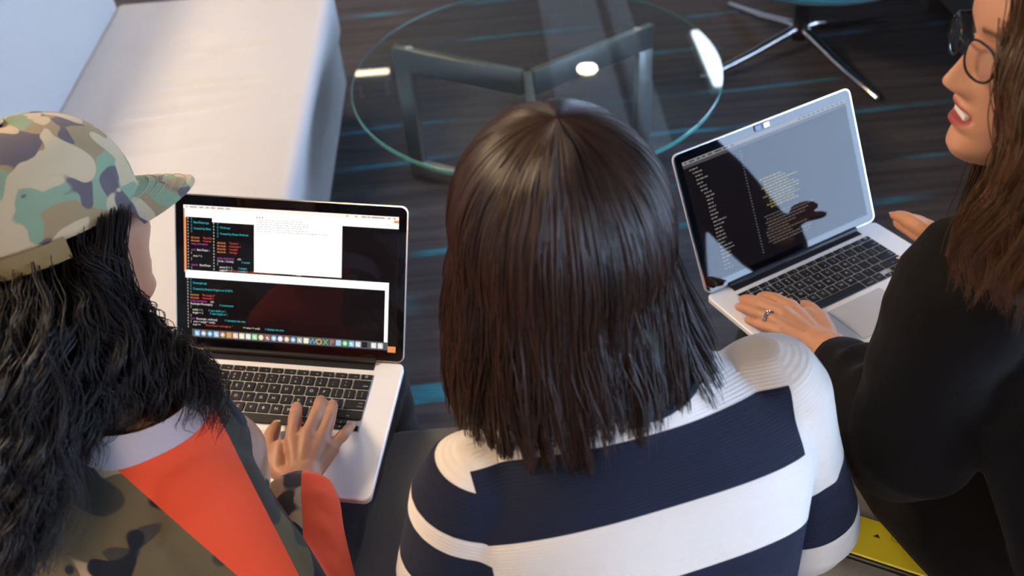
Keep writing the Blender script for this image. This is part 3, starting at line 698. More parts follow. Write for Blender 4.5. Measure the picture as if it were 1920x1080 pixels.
def knuckle_attr(P, hands):
    a = np.zeros(len(P))
    for F in hands:
        for f in F:
            for j in (0, 1, 2): a += np.exp(-(np.linalg.norm(P - f[j], axis=1) / (.011 if j == 0 else .008)) ** 2) * (.5 if j == 0 else .9)
    return np.clip(a, 0, 1)

def torso(mb, secs, A, n=48, e=2.5):
    """secs: rows (centre xyz, half width, half depth); A rows right, forward"""
    S = cr(secs, 26); a = np.linspace(0, 2 * math.pi, n, endpoint=False); p = 2 / e; R = []
    for c in S: R.append(c[:3] + (c[3] * np.sign(np.cos(a)) * np.abs(np.cos(a)) ** p)[:, None] * A[0] + (c[4] * np.sign(np.sin(a)) * np.abs(np.sin(a)) ** p)[:, None] * A[1])
    mb.rings(R)
def limb(mb, pts, rad, n=24):
    k = 18; mb.tube(cr(pts, k), np.interp(np.linspace(0, 1, k), np.linspace(0, 1, len(rad)), rad), n)
def chain_param(P, pts):
    """nearest distance to and run length along a polyline"""
    best = np.full(len(P), 9.); par = np.zeros(len(P)); L = 0
    for a, b in zip(pts[:-1], pts[1:]):
        d = b - a; l = np.linalg.norm(d); t = np.clip(((P - a) @ d) / l ** 2, 0, 1); q = np.linalg.norm(P - a - t[:, None] * d, axis=1)
        m = q < best; par[m] = L + t[m] * l; best = np.minimum(best, q); L += l
    return best, par
def world_noise(P, f, seed=0):
    q = P * f + seed; return (np.sin(q[:, 0] * 1.7 + 1.3 * np.sin(q[:, 1] * 1.1)) + np.sin(q[:, 1] * 1.9 + 1.7 * np.sin(q[:, 2] * 1.3)) + np.sin(q[:, 2] * 2.1 + 1.1 * np.sin(q[:, 0] * .9))) / 3

def trousers(parent, pelvis, hips, knees, ankles, m, shoe_m, fwd, shoe_name='shoe'):
    b = MB(); A = frame(fwd)
    torso(b, [(*(pelvis - V(0, 0, .075)), .13, .10), (*(pelvis - V(0, 0, .04)), .175, .135), (*pelvis, .18, .14), (*(pelvis + V(0, 0, .08)), .165, .125), (*(pelvis + V(0, 0, .14)), .155, .115)], A)
    for h, k, a in zip(hips, knees, ankles):
        limb(b, [h - V(0, 0, .005), h * .5 + k * .5 - V(0, 0, .014), k - V(0, 0, .012)], [.082, .068, .062]); limb(b, [k, k * .5 + a * .5, a], [.066, .058, .045])
    me = remesh(b, .007, 4, 'trousers'); P = mesh_co(me); P += mesh_no(me) * (.0035 * world_noise(P, 34))[:, None]; P[:, 2] = np.maximum(P[:, 2], .02); set_co(me, P)
    o = link_mesh('trousers', me, m, None, True); unparented_local(o, parent)
    for a in ankles:
        f = unit(V(fwd[0], fwd[1], 0)); x = V(f[1], -f[0], 0); g = V(a[0], a[1], 0); R = []
        for t, w, h in ((-.07, .022, .05), (-.055, .034, .085), (-.01, .038, .10), (.05, .042, .075), (.11, .046, .055), (.155, .038, .042), (.175, .018, .028)):
            aa = np.linspace(0, 2 * math.pi, 20, endpoint=False); R.append(g + f * t + np.outer(np.cos(aa) * w, x) + np.outer(np.maximum(np.sin(aa) * h * .5 + h * .5, 0.0), V(0, 0, 1)))
        b = MB(); b.rings(R); build_w(b, shoe_name, shoe_m, parent)

def hair_material(name, c1, c2, rough=.36):
    m = mat(name, c1, rough, spec=.5); t = NT(m); c = t.mix(t.attr('tone'), c1, c2); t.color(c); return m
def hair_object(parent, P, rad, tone, m, shell=None, name='hair'):
    Vv, F = strand_mesh(P, rad); S, K = P.shape[:2]; T = np.repeat(tone, K * 3)
    if shell is not None:
        sv, sf = shell; F = np.vstack([F, np.asarray(sf) + len(Vv)]); Vv = np.vstack([Vv, sv]); T = np.r_[T, np.full(len(sv), .15)]
    me = fast_mesh(name, Vv, F); set_attr(me, 'tone', T); o = link_mesh(name, me, m, None, True); bpy.context.view_layer.update(); return unparented_local(o, parent)
def grid_faces(nr, nc):
    i = np.arange((nr) * nc).reshape(nr, nc); return np.stack([i[:-1, :-1], i[:-1, 1:], i[1:, 1:], i[1:, :-1]], -1).reshape(-1, 4)
def locks(guides, n_locks, per, width, wave, wavelen, frizz, rad, tipgather=.35, K=34, thick=.6, tips=(.8, 1.0)):
    """guides: ordered list of polylines forming a sheet; hair grows in locks between neighbours"""
    G = np.stack([cr(g, K) for g in guides]); ng = len(G); P = []; Rd = []; tone = []
    for l in range(n_locks):
        u = (l + RNG.random()) / n_locks * (ng - 1); i = min(int(u), ng - 2); fr = u - i; g = G[i] * (1 - fr) + G[i + 1] * fr
        T = np.gradient(g, axis=0); T /= np.linalg.norm(T, axis=1)[:, None]; side = G[i + 1] - G[i]; side -= T * np.sum(side * T, 1)[:, None]; side /= np.linalg.norm(side, axis=1)[:, None] + 1e-9; nrm = np.cross(side, T)
        ph = RNG.random() * 6.28; wl = wavelen * (.75 + .5 * RNG.random()); s = np.r_[0, np.cumsum(np.linalg.norm(np.diff(g, axis=0), axis=1))]; grow = np.clip(s / .16, 0, 1) ** 1.3
        amp = wave * (.6 + .8 * RNG.random()); g2 = g + (amp * grow * np.sin(2 * math.pi * s / wl + ph))[:, None] * side + (amp * .8 * grow * np.cos(2 * math.pi * s / wl + ph))[:, None] * nrm
        g2 = g2 + nrm * (RNG.normal() * thick * width)
        t0 = RNG.random()
        for k in range(per):
            off = RNG.normal(size=2) * width * .42; end = tips[0] + (tips[1] - tips[0]) * RNG.random(); t = np.linspace(0, 1, K) * end; ii = t * (K - 1); j = np.clip(ii.astype(int), 0, K - 2); f2 = (ii - j)[:, None]
            base = g2[j] * (1 - f2) + g2[j + 1] * f2; sd = side[j]; nm = nrm[j]; gather = (1 - (1 - tipgather) * np.linspace(0, 1, K) ** 1.5)[:, None]
            P.append(base + sd * off[0] * gather + nm * off[1] * gather); Rd.append(rad * np.interp(np.linspace(0, 1, K), [0, .1, .8, 1], [.7, 1, .85, .2])); tone.append(np.clip(.5 * t0 + .5 * RNG.random(), 0, 1))
    P = np.array(P); P += smooth_noise(len(P), K, (1, 2.3, 4.1), frizz) * np.linspace(.2, 1, K)[None, :, None]
    return P, np.array(Rd), np.array(tone)
def cat_locks(*ls): return tuple(np.concatenate([l[i] for l in ls]) for i in range(3))

NAIL = mat('fingernail', (.80, .62, .56), .25, spec=.6)
EYEW = mat('eye_white', (.75, .72, .70), .15); IRIS = mat('iris', (.08, .045, .02), .1)
def eyes(parent, c, A, s=1.0):
    for sx in (-1, 1):
        b = MB(); ec = c + s * (V(sx * .031, .0665, .016) @ A); b.ell(ec, (.0125 * s,) * 3, A, n=20, k=14); o = build_w(b, 'eye', EYEW, parent)
        b = MB(); b.ell(ec + s * .0105 * A[1], (.0055 * s, .0028 * s, .0055 * s), A); q = b.build('iris', IRIS, None); bpy.context.view_layer.update(); unparented_local(q, o)

# ------------------------------------------------------------------ person in the striped sweater (middle)
pc = empty('person', 'person with straight dark bob in navy and cream striped sweater, seen from behind', 'person', (.10, .58, .45)); bpy.context.view_layer.update()
HC = at(1052, 425, .915); YAW = math.radians(13); AC = np.stack([V(math.cos(YAW), math.sin(YAW), 0), V(-math.sin(YAW), math.cos(YAW), 0), V(0, 0, 1)])
HA = frame(V(-.12, .90, -.42), (0, 0, 1))
MS = V(.105, .655, .885); shL, shR = MS - AC[0] * .165 + V(0, -.012, -.058), MS + AC[0] * .172 + V(0, .012, -.050)
elL, elR = shL + V(-.060, -.05, -.225), shR + V(.062, -.030, -.215); wrL, wrR = V(.0, .86, .625), V(.22, .90, .625)
PELC = V(.09, .56, .535)
body = MB(); head_mesh(body, HC, HA, .94); limb(body, [HC + V(0, -.02, -.05), (HC + MS) / 2 + V(0, -.005, -.02), MS + V(0, 0, -.03)], [.055, .052, .062])
torso(body, [(*PELC, .13, .09), (*(PELC * .5 + MS * .5), .13, .09), (*(MS - V(0, 0, .08)), .15, .085), (*(MS - V(0, 0, .02)), .10, .06), (*(MS + V(0, 0, .02)), .05, .05)], AC)
def lap_hand(w, d, side, up=V(0, 0, 1)):
    d = unit(d); s = unit(np.cross(d, up)) * side; F = []
    for i, (o, l) in enumerate(((.026, .072), (.009, .080), (-.009, .075), (-.026, .060))):
        m = w + d * (.082 - .004 * abs(i - 1)) - s * o + up * .006; F.append([m, m + d * l * .42 + up * .002, m + d * l * .75 - up * .012, m + d * l * .92 - up * .026])
    T = [w + d * .02 - s * .022 - up * .004, w + d * .048 - s * .040 - up * .008, w + d * .075 - s * .046 - up * .012, w + d * .098 - s * .044 - up * .016]
    return F, T
hands = []
for sh, el, wr, sd in ((shL, elL, wrL, 1), (shR, elR, wrR, -1)):
    limb(body, [sh, el, wr], [.045, .038, .026]); F, T = lap_hand(wr, V(.35 * sd, .9, -.05), sd); hands.append((F, T)); hand_mesh(body, wr, F, T, .0092, V(0, 0, 1), el * .3 + wr * .7)
me = remesh(body, .0035, 2, 'body'); P = mesh_co(me); lip, brow = face_attrs(P, HC, HA, .94); set_attr(me, 'lip', lip); set_attr(me, 'brow', brow); set_attr(me, 'knuckle', knuckle_attr(P, [h[0] for h in hands]))
SKIN_C = skin_material('skin_middle', (.50, .27, .17), (.42, .21, .13), (.40, .12, .10), (.05, .03, .02))
unparented_local(link_mesh('body', me, SKIN_C, None, True), pc); eyes(pc, HC, HA, .94)
for F, T in hands: nails(F, T, .0092, V(0, 0, 1), NAIL, pc)

def stripe_material():
    m = mat('striped_knit', (.8, .75, .7), .9, spec=.15, sheen=.06); t = NT(m); s = t.attr('run'); o = t.obj()
    sel = t.math('GREATER_THAN', t.attr('sleeve'), 0.0); nb, ns = t.math('GREATER_THAN', t.attr('navy'), 0.0), t.math('GREATER_THAN', t.attr('navy_sleeve'), 0.0)
    navy = t.math('ADD', t.math('MULTIPLY', ns, sel), t.math('MULTIPLY', nb, t.math('SUBTRACT', 1.0, sel)))
    rib = t.math('SINE', t.math('MULTIPLY', s, 2 * math.pi / .0046)); fz = t.noise(o, 1400, 2)
    cream = t.mix(fz, (.86, .785, .715), (.75, .675, .605)); nv = t.mix(fz, (.010, .013, .030), (.020, .024, .045))
    t.color(t.mix(navy, cream, nv)); t.bump(t.math('ADD', t.math('MULTIPLY', rib, .6), fz), .35, .0011); return m
SW = MB()
torso(SW, [(*(PELC + V(0, -.01, -.03)), .185, .145), (*(PELC + V(0, 0, .06)), .19, .145), (*(PELC * .45 + MS * .55 + V(0, -.01, 0)), .195, .135), (*(MS + V(0, -.014, -.085)), .208, .128), (*(MS + V(0, -.012, -.035)), .190, .112), (*(MS + V(0, -.004, .005)), .140, .090), (*(MS + V(0, .004, .032)), .092, .074), (*(MS + V(0, .008, .055)), .068, .064)], AC)
armL, armR = [shL, elL, elL * .25 + wrL * .75], [shR, elR, elR * .3 + wrR * .7]
for ar in (armL, armR): limb(SW, [ar[0] - (ar[1] - ar[0]) * .02, ar[0] * .5 + ar[1] * .5, ar[1], ar[2]], [.070, .068, .062, .050])
me = remesh(SW, .005, 6, 'sweater'); P = mesh_co(me); N = mesh_no(me)
fl = []
for k in range(5): fl.append((elR + V(-.05, -.01, .05 + k * .03), elR + V(.04, -.05, .04 + k * .034), .0035, .009))
for k in range(5): fl.append((elL + V(.05, -.01, .05 + k * .03), elL + V(-.04, -.05, .04 + k * .034), .0035, .009))
fl += [(shR + V(-.05, -.10, -.03), shR + V(-.10, -.12, -.17), .007, .018), (shR + V(-.085, -.10, -.05), shR + V(-.15, -.12, -.19), -.005, .02), (shL + V(.05, -.08, -.06), shL + V(.10, -.10, -.19), .006, .018), (MS + V(-.1, -.12, -.2), MS + V(.05, -.13, -.24), .006, .022)]
P = folds(P, N, fl) + N * (.0025 * world_noise(P, 17, 3))[:, None]; set_co(me, P)
NK = MS + V(0, .01, .05); dn = NK[2] - P[:, 2] + .8 * np.clip(-(P - NK) @ AC[1], 0, None)
run = dn.copy(); navy = np.zeros(len(P)); bands = lambda d, bs: np.max([np.minimum(d - a_, b_ - d) for a_, b_ in bs], axis=0)
navy = bands(dn, ((.070, .165), (.262, .36))); nsl = np.zeros(len(P)); slv = np.full(len(P), -.05)
for ar, ph in ((armL, 0), (armR, 1)):
    q, s = chain_param(P, [ar[0] * 1.6 - ar[1] * .6] + ar); s = s - .6 * np.linalg.norm(ar[1] - ar[0]); lat = (P - MS) @ AC[0] * (-1 if ph == 0 else 1); sd = np.minimum(lat - .172, .1 - q); sl = sd > -.03
    nv = bands(s, ((-.05, -.004), (.020, .078), (.108, .19), (.22, .30), (.34, .42))) if ph == 0 else bands(s, ((.100, .178), (.29, .40)))
    nsl[sl] = nv[sl]; slv = np.maximum(slv, sd); run[sd > 0] = s[sd > 0]
set_attr(me, 'run', run); set_attr(me, 'navy', navy); set_attr(me, 'navy_sleeve', nsl); set_attr(me, 'sleeve', slv); KNIT = stripe_material(); unparented_local(link_mesh('sweater', me, KNIT, None, True), pc)
b = MB(); a = np.linspace(0, 2 * math.pi, 48, endpoint=False); nc = MS + V(.004, .014, .060)
b.tube(nc + np.outer(np.cos(a) * .067, AC[0]) + np.outer(np.sin(a) * .062, AC[1]) + np.outer(-.012 * np.sin(a) * -1, V(0, 0, 1)), .0095, 12, closed=True); build_w(b, 'collar', fabric('navy_rib', (.010, .013, .032), (.02, .024, .05), 900), pc)
WHITE_D = fabric('white_denim', (.70, .69, .68), (.62, .61, .60), 800, .9, .4)
trousers(pc, PELC, [PELC + V(-.09, .02, -.005), PELC + V(.09, .04, -.005)], [V(-.03, 1.07, .53), V(.17, 1.09, .53)], [V(-.04, 1.13, .09), V(.18, 1.14, .09)], WHITE_D, mat('shoe_white', (.6, .6, .6), .5), V(-.05, 1, 0))

# straight bob: strands follow the skull from the crown, then hang
def bob():
    S, K, NL = 3800, 44, 84; rx, ry, rz = .106, .118, .124; R0 = AC.copy(); cen = HC + V(0, 0, -.004)
    lock = RNG.integers(0, NL, S); lph = np.linspace(-178, 178, NL) + RNG.normal(size=NL) * 1.2; lph.sort(); lt = RNG.random(NL); lout = RNG.normal(size=NL); lw = np.c_[RNG.normal(size=NL) * .075, RNG.random(NL) * 6.28]
    P = np.zeros((S, K, 3)); tone = np.zeros(S); rad = np.zeros((S, K))
    for i in range(S):
        l = lock[i]; ph0 = math.radians(lph[l] + RNG.normal() * 4.2); lay = .93 + .075 * RNG.random() ** .5
        t = np.linspace(0, 1, K); Ls = .20; sf = math.sin(math.radians(lph[l])) ** 2 if abs(lph[l]) < 90 else 1.0; Lh = .122 + .058 * sf + .030 * (lt[l] - .5) + .045 * (lt[l] > .62) * (1 - .6 * sf) + RNG.normal() * .012; s = t * (Ls + Lh)
        al = np.clip(s / Ls, 0, 1) * math.radians(97) + .02; h = np.clip(s - Ls, 0, None); hf = h / Lh
        ph = ph0 + math.radians(9) * hf * lout[l] * .35
        gather = (1 - .95 * np.clip((hf - .15) / .85, 0, 1) ** 1.2); ph = ph + lw[l, 0] * np.sin(hf * 3.6 + lw[l, 1]) * hf; ph = math.radians(lph[l]) + (ph - math.radians(lph[l])) * gather
        k = lay * (1 + (.04 + .17 * sf) * np.sin(hf * math.pi * .62) - .10 * (1 - sf) * hf ** 2 + .04 * lout[l] * hf ** 1.5)
        big = np.abs(ph) > math.radians(120); ph = np.where(big, np.sign(ph) * (math.radians(120) + (np.abs(ph) - math.radians(120)) * (1 - np.clip(s / (Ls * 1.25), 0, 1))), ph)
        right = math.degrees(ph0) > 55
        if right: k = k + .62 * np.clip(hf - .40, 0, 1) ** 1.4
        x, y, z = k * rx * np.sin(al) * np.sin(ph), -k * ry * np.sin(al) * np.cos(ph), np.where(h > 0, lay * rz * np.cos(math.radians(97)), lay * rz * np.cos(al))
        q = cen + x[:, None] * R0[0] + y[:, None] * R0[1] + z[:, None] * V(0, 0, 1); q[:, 2] -= h
        q += R0[1] * (-.046 * (np.cos(ph) > 0) * np.cos(ph) * hf ** 1.7)[:, None]
        P[i] = q; tone[i] = np.clip(.55 * lt[l] + .45 * RNG.random(), 0, 1); rad[i] = .00082 * np.interp(t, [0, .08, .85, 1], [.6, 1, .9, .25])
    P += smooth_noise(S, K, (.7, 1.6, 2.9), .0016) * np.linspace(0, 1, K)[None, :, None] ** .7
    A1 = np.linspace(.02, math.radians(97), 18); ph0_ = np.radians(np.linspace(-122, 122, 60)); rows = []
    for al in A1:
        ph = ph0_ * (1 + .30 * np.clip(1 - al / 1.2, 0, 1)); rows.append(cen + .94 * (rx * math.sin(al) * np.sin(ph)[:, None] * R0[0] - ry * math.sin(al) * np.cos(ph)[:, None] * R0[1] + rz * math.cos(al) * V(0, 0, 1)))
    for hf in np.linspace(.1, .48, 8):
        ph = ph0_; sf_ = np.where(np.abs(ph) < math.pi / 2, np.sin(ph) ** 2, 1.0)[:, None]; k = .90 * (1 + (.04 + .15 * sf_) * math.sin(hf * 1.95)); rows.append(cen + k * (rx * np.sin(ph)[:, None] * R0[0] - ry * np.cos(ph)[:, None] * R0[1]) + V(0, 0, -.015 - hf * .17) - np.outer(.040 * np.clip(np.cos(ph), 0, 1) * hf ** 1.7, R0[1]))
    return P, rad, tone, (np.concatenate(rows), grid_faces(len(rows), 60))
P, rad, tone, shell = bob()
HAIR_C = hair_material('dark_brown_hair', (.014, .0070, .0050), (.060, .030, .020))
hair_object(pc, P, rad, tone, HAIR_C, shell)
GOLD = mat('gold', (.9, .62, .28), .2, 1.0)
for px, py, d in ((914, 690, 1.0), (1258, 668, 1.02)):
    b = MB(); c = at(px, py, d); a = np.linspace(0, 2 * math.pi, 24, endpoint=False); b.tube(c + np.outer(np.cos(a) * .010, AC[1]) + np.outer(np.sin(a) * .013, V(0, 0, 1)), .0013, 8, closed=True); build_w(b, 'earring', GOLD, pc)

# ------------------------------------------------------------------ person in the camouflage cap (left)
pa = empty('person', 'person in camouflage cap and orange-panelled camouflage jacket typing, long black curls', 'person', (-.48, .55, .45)); bpy.context.view_layer.update()
HAC = at(122, 444, 1.10); FA = unit(V(.50, .84, -.22)); TILT = V(-.16, .30, 1); AA = frame(FA, TILT)
TA = frame(V(.16, .98, 0)); NA = V(-.432, .735, .876); sRa, sLa = V(-.375, .672, .785), V(-.645, .745, .800)
eRa, wRa = V(-.275, .570, .585), plane_pt(OA, RA, 563, 915, .036); PELA = V(-.47, .50, .535)
ppA = lambda x, y, h: plane_pt(OA, RA, x, y, h)
FR = [[ppA(549, 820, .048), ppA(553, 786, .050), ppA(556, 769, .032), ppA(556, 761, .0135)], [ppA(578, 813, .051), ppA(593, 778, .054), ppA(600, 757, .034), ppA(602, 749, .0140)], [ppA(604, 821, .047), ppA(617, 785, .049), ppA(622, 766, .031), ppA(624, 757, .0130)], [ppA(624, 836, .038), ppA(642, 817, .038), ppA(652, 805, .025), ppA(660, 797, .0110)]]
TRa = [ppA(524, 884, .027), ppA(506, 848, .031), ppA(508, 819, .027), ppA(518, 798, .0130)]
def mirA(p):
    q = RA.T @ (p - OA); q[0] = -q[0] - .11; return OA + RA @ q
FL = [[mirA(p) for p in f] for f in FR]; TLa = [mirA(p) for p in TRa]; wLa = mirA(wRa); eLa = V(-.70, .60, .60)
body = MB(); head_mesh(body, HAC, AA, .97, 0, .011); limb(body, [HAC + V(-.02, -.02, -.05), HAC * .45 + NA * .55, NA + V(0, 0, -.03)], [.054, .052, .064])
torso(body, [(*PELA, .12, .08), (*(PELA * .5 + NA * .5), .12, .08), (*(NA - V(0, 0, .1)), .13, .075), (*(NA - V(0, 0, .05)), .08, .055), (*NA, .05, .05)], TA)
limb(body, [sRa, eRa, wRa], [.042, .036, .026]); limb(body, [sLa, eLa, wLa], [.042, .036, .026])
UPA = RA[:, 2]; hand_mesh(body, wRa, FR, TRa, .0096, UPA, eRa * .3 + wRa * .7); hand_mesh(body, wLa, FL, TLa, .0096, UPA, eLa * .3 + wLa * .7)
me = remesh(body, .0026, 2, 'body'); P = mesh_co(me); lip, brow = face_attrs(P, HAC, AA, .97); set_attr(me, 'lip', lip); set_attr(me, 'brow', brow); set_attr(me, 'knuckle', knuckle_attr(P, [FR, FL]))
SKIN_A = skin_material('skin_left', (.43, .215, .13), (.34, .16, .095), (.22, .07, .06), (.015, .01, .008)); unparented_local(link_mesh('body', me, SKIN_A, None, True), pa); eyes(pa, HAC, AA, .97)
nails(FR, TRa, .0096, UPA, NAIL, pa); nails(FL, TLa, .0096, UPA, NAIL, pa)
b = MB()
for sx in (-1, 1):
    for k in range(7):
        x = sx * (.024 + .0035 * k); p0 = HAC + .97 * (V(x, .080 - .0009 * k, .018) @ AA); b.tube([p0, p0 + .97 * (V(sx * .001 * k, .006, .001) @ AA), p0 + .97 * (V(sx * .0018 * k, .010, .005) @ AA)], [.0006, .0005, .0002], 5)
o = build_w(b, 'eyelashes', mat('lash', (.01, .008, .008), .5), pa); tag(o, kind='stuff')

def camo(name, cols, scale, seed, uv=None):
    m = mat(name, cols[0], .85, spec=.2, sheen=.1); t = NT(m); o = t.obj(); c = cols[0]
    for i, cc in enumerate(cols[1:]):
        n = t.noise(t.mapping(o, (1, 1, 1), (seed + i * 7.3, i * 3.1, seed)), scale * (1 + .15 * i), 1.2, .45, .6); c = t.mix(t.ramp(n, [(.545, (0, 0, 0)), (.556, (1, 1, 1))]), c, cc)
    return m, t, c
JC, t, c = camo('jacket_camouflage', [(.135, .10, .050), (.43, .30, .18), (.050, .044, .034), (.012, .014, .020)], 9.0, 2.6)
orange = t.attr('orange'); c = t.mix(t.math('GREATER_THAN', orange, 0.0), c, (.83, .085, .030)); t.color(c)
t.bump(t.noise(t.mapping(t.obj(), (1, 1, 1)), 1100, 2), .25, .0008)
JK = MB()
torso(JK, [(*(PELA + V(0, -.02, -.04)), .175, .15), (*(PELA + V(0, -.01, .06)), .175, .155), (*(PELA * .5 + NA * .5 + V(-.02, -.02, 0)), .17, .15), (*(NA + V(-.03, -.035, -.125)), .158, .130), (*(NA + V(-.02, -.02, -.065)), .130, .110), (*(NA + V(-.005, -.005, -.02)), .098, .085), (*(NA + V(0, .0, .0)), .078, .072)], TA)
arRa, arLa = [sRa, eRa, wRa * .86 + eRa * .14], [sLa, eLa, wLa * .72 + eLa * .28]
for ar, rr in ((arRa, [.074, .074, .068, .060, .053]), (arLa, [.074, .072, .062, .048, .038])): limb(JK, [ar[0], ar[0] * .5 + ar[1] * .5, ar[1], ar[1] * .4 + ar[2] * .6, ar[2]], rr)
me = remesh(JK, .005, 5, 'jacket'); P = mesh_co(me); N = mesh_no(me); fl = []
for k in range(7):
    d = unit(arRa[2] - eRa); q = eRa + d * (.03 + .024 * k); fl.append((q + V(-.05, .0, .03), q + V(.05, .01, .045), .004 * (-1) ** k, .008))
for k in range(5): q = sRa * (1 - k / 5) + eRa * (k / 5); fl.append((q + V(-.03, -.08, .02), q + V(.07, -.02, .0), .004 * (-1) ** k, .010))
P = folds(P, N, fl) + N * (.0035 * world_noise(P, 21, 1))[:, None]; set_co(me, P)
q, s = chain_param(P, arRa); Lua = np.linalg.norm(eRa - sRa)
p1, p2 = at(165, 835, .98), at(450, 1085, 1.02); e1 = unit(p2 - p1); n1 = unit(np.cross(e1, V(-.43, .66, -.70))); n1 = n1 if n1[0] > 0 else -n1
p3, p4 = at(445, 850, 1.08), at(562, 1080, 1.10); e2 = unit(p4 - p3); n2 = unit(np.cross(e2, V(-.31, .71, -.80))); n2 = n2 if n2[0] > 0 else -n2
org = np.minimum((P - p1) @ n1, -(P - p3) @ n2)
fore = (s > Lua + .05) & (q < .085); ax = unit(arRa[2] - eRa); xr = unit(np.cross(ax, UPA)); qq = P - eRa; org[fore] = (qq @ xr - .008)[fore]
set_attr(me, 'orange', org); unparented_local(link_mesh('jacket', me, JC, None, True), pa)
b = MB(); a = np.linspace(0, 2 * math.pi, 56, endpoint=False); cb, ct = NA + V(.0, -.004, -.014), NA + V(.006, .006, .024); ring = lambda c, rx, ry: c + np.outer(np.cos(a) * rx, TA[0]) + np.outer(np.sin(a) * ry, TA[1])
b.rings([ring(cb, .086, .080), ring(cb * .5 + ct * .5, .087, .080), ring(ct, .084, .077), ring(ct + V(0, 0, .003), .081, .074), ring(ct, .078, .071), ring(cb, .078, .072)], closed=True); build_w(b, 'collar', fabric('lilac_collar', (.48, .42, .45), (.40, .35, .38), 700), pa)
JEAN = fabric('dark_denim', (.010, .013, .024), (.018, .022, .038), 800, .9, .5)
trousers(pa, PELA, [PELA + V(-.09, .02, -.005), PELA + V(.10, .02, -.005)], [V(-.46, 1.07, .525), V(-.245, 1.07, .525)], [V(-.46, 1.13, .09), V(-.24, 1.13, .09)], JEAN, mat('shoe_dark', (.03, .03, .035), .5), V(.1, 1, 0))

# cap
CAPM, t, c = camo('cap_camouflage', [(.20, .27, .17), (.27, .19, .10), (.105, .085, .092), (.46, .35, .215)], 15, 5.0); t.color(c); t.bump(t.noise(t.obj(), 1300, 2), .25, .0006)
CA = frame(unit(V(.64, .74, -.13)), TILT); CB = HAC + .97 * (V(0, -.019, .044) @ AA)
b = MB(); n = 96; a = np.linspace(0, 2 * math.pi, n, endpoint=False); R = []
cx_, cy_, cz_ = .0865, .113, .098
for inner in (0, 1):
    al = np.linspace(math.radians(101), .03, 30) if not inner else np.linspace(.03, math.radians(101), 30)
    for q in al:
        k = 1 - .025 * inner; seam = 1 - .006 * np.exp(-(((a * 6 / (2 * math.pi) + .5) % 1 - .5) / .035) ** 2) * math.sin(min(q, 1.5))
        sq = math.sin(min(q, math.pi / 2)) ** .86; dz = math.cos(q) * cz_ * k
        R.append(CB + (np.c_[k * seam * cx_ * sq * np.sin(a), k * seam * cy_ * sq * np.cos(a), np.full(n, dz) + .004 * np.cos(2 * a)] @ CA))
b.rings(R, caps=True); cap = build_w(b, 'cap', CAPM, pa, sharp=None)
def capkid(b, name, m, **k):
    o = b.build(name, m, None, **k); bpy.context.view_layer.update(); return unparented_local(o, cap)
b = MB(); rows = []; aa = np.linspace(math.radians(-58), math.radians(58), 34)           # brim
for u in np.linspace(0, 1, 14):
    L = .076 * np.cos(aa * 90 / 60) ** .55; x = np.sin(aa) * (cx_ * .985); y = np.cos(aa) * cy_ * .985 + u * L; z = -.010 - .010 * (x / .08) ** 2 - .026 * u ** 1.2
    rows.append(CB + (np.c_[x * (1 + .02 * u), y, z + 0 * x] @ CA))
rows = np.array(rows); nU, nA_ = rows.shape[:2]; lo = rows - .0032 * CA[2]; F = grid_faces(nU, nA_); nn = nU * nA_; Fl = [tuple(f) for f in F] + [tuple(f[::-1] + nn) for f in F]
ed = [i for i in range(nA_)] + [r * nA_ + nA_ - 1 for r in range(1, nU)] + [(nU - 1) * nA_ + i for i in range(nA_ - 2, -1, -1)] + [r * nA_ for r in range(nU - 2, 0, -1)]
Fl += [(ed[i], ed[i] + nn, ed[(i + 1) % len(ed)] + nn, ed[(i + 1) % len(ed)]) for i in range(len(ed))]; b.add(np.vstack([rows.reshape(-1, 3), lo.reshape(-1, 3)]), Fl); brim = capkid(b, 'brim', CAPM, sharp=60)
for k in range(5):
    b = MB(); r_ = rows[3 + k * 2] + .0006 * CA[2]; b.tube(r_[2 + k:nA_ - 2 - k], .0005, 5); capkid(b, 'stitching', mat('thread', (.30, .33, .22), .8))
STRAP = fabric('cap_strap', (.24, .17, .075), (.19, .13, .055), 900)
aa = np.linspace(math.radians(180 - 80), math.radians(180 + 75), 40); b = MB(); R = []
for q in aa:
    o_ = V(math.sin(q) * (cx_ + .003), math.cos(q) * (cy_ + .003), -.030); nrm = unit(V(math.sin(q), math.cos(q), 0)); w = .0115
    R.append(CB + np.array([o_ + V(0, 0, w), o_ + nrm * .0022 + V(0, 0, w), o_ + nrm * .0022 - V(0, 0, w), o_ - V(0, 0, w)]) @ CA)
b.rings(R); capkid(b, 'strap', STRAP, sharp=50)
q = math.radians(180 - 12); o_ = CB + V(math.sin(q) * (cx_ + .006), math.cos(q) * (cy_ + .006), -.030) @ CA; nrm = V(math.sin(q), math.cos(q), 0) @ CA; tg = np.cross(CA[2], nrm)
b = MB(); sq_ = [(-.012, -.014), (.012, -.014), (.012, .014), (-.012, .014)]; b.tube([o_ + tg * x + CA[2] * y for x, y in sq_], .0016, 8, closed=True); b.tube([o_ + CA[2] * .014, o_ - CA[2] * .014], .0014, 8); capkid(b, 'buckle', mat('brass', (.65, .40, .14), .3, 1.0))
b = MB(); b.ell(CB + V(0, 0, cz_ + .002) @ CA, (.007, .007, .004), CA); capkid(b, 'button', CAPM)
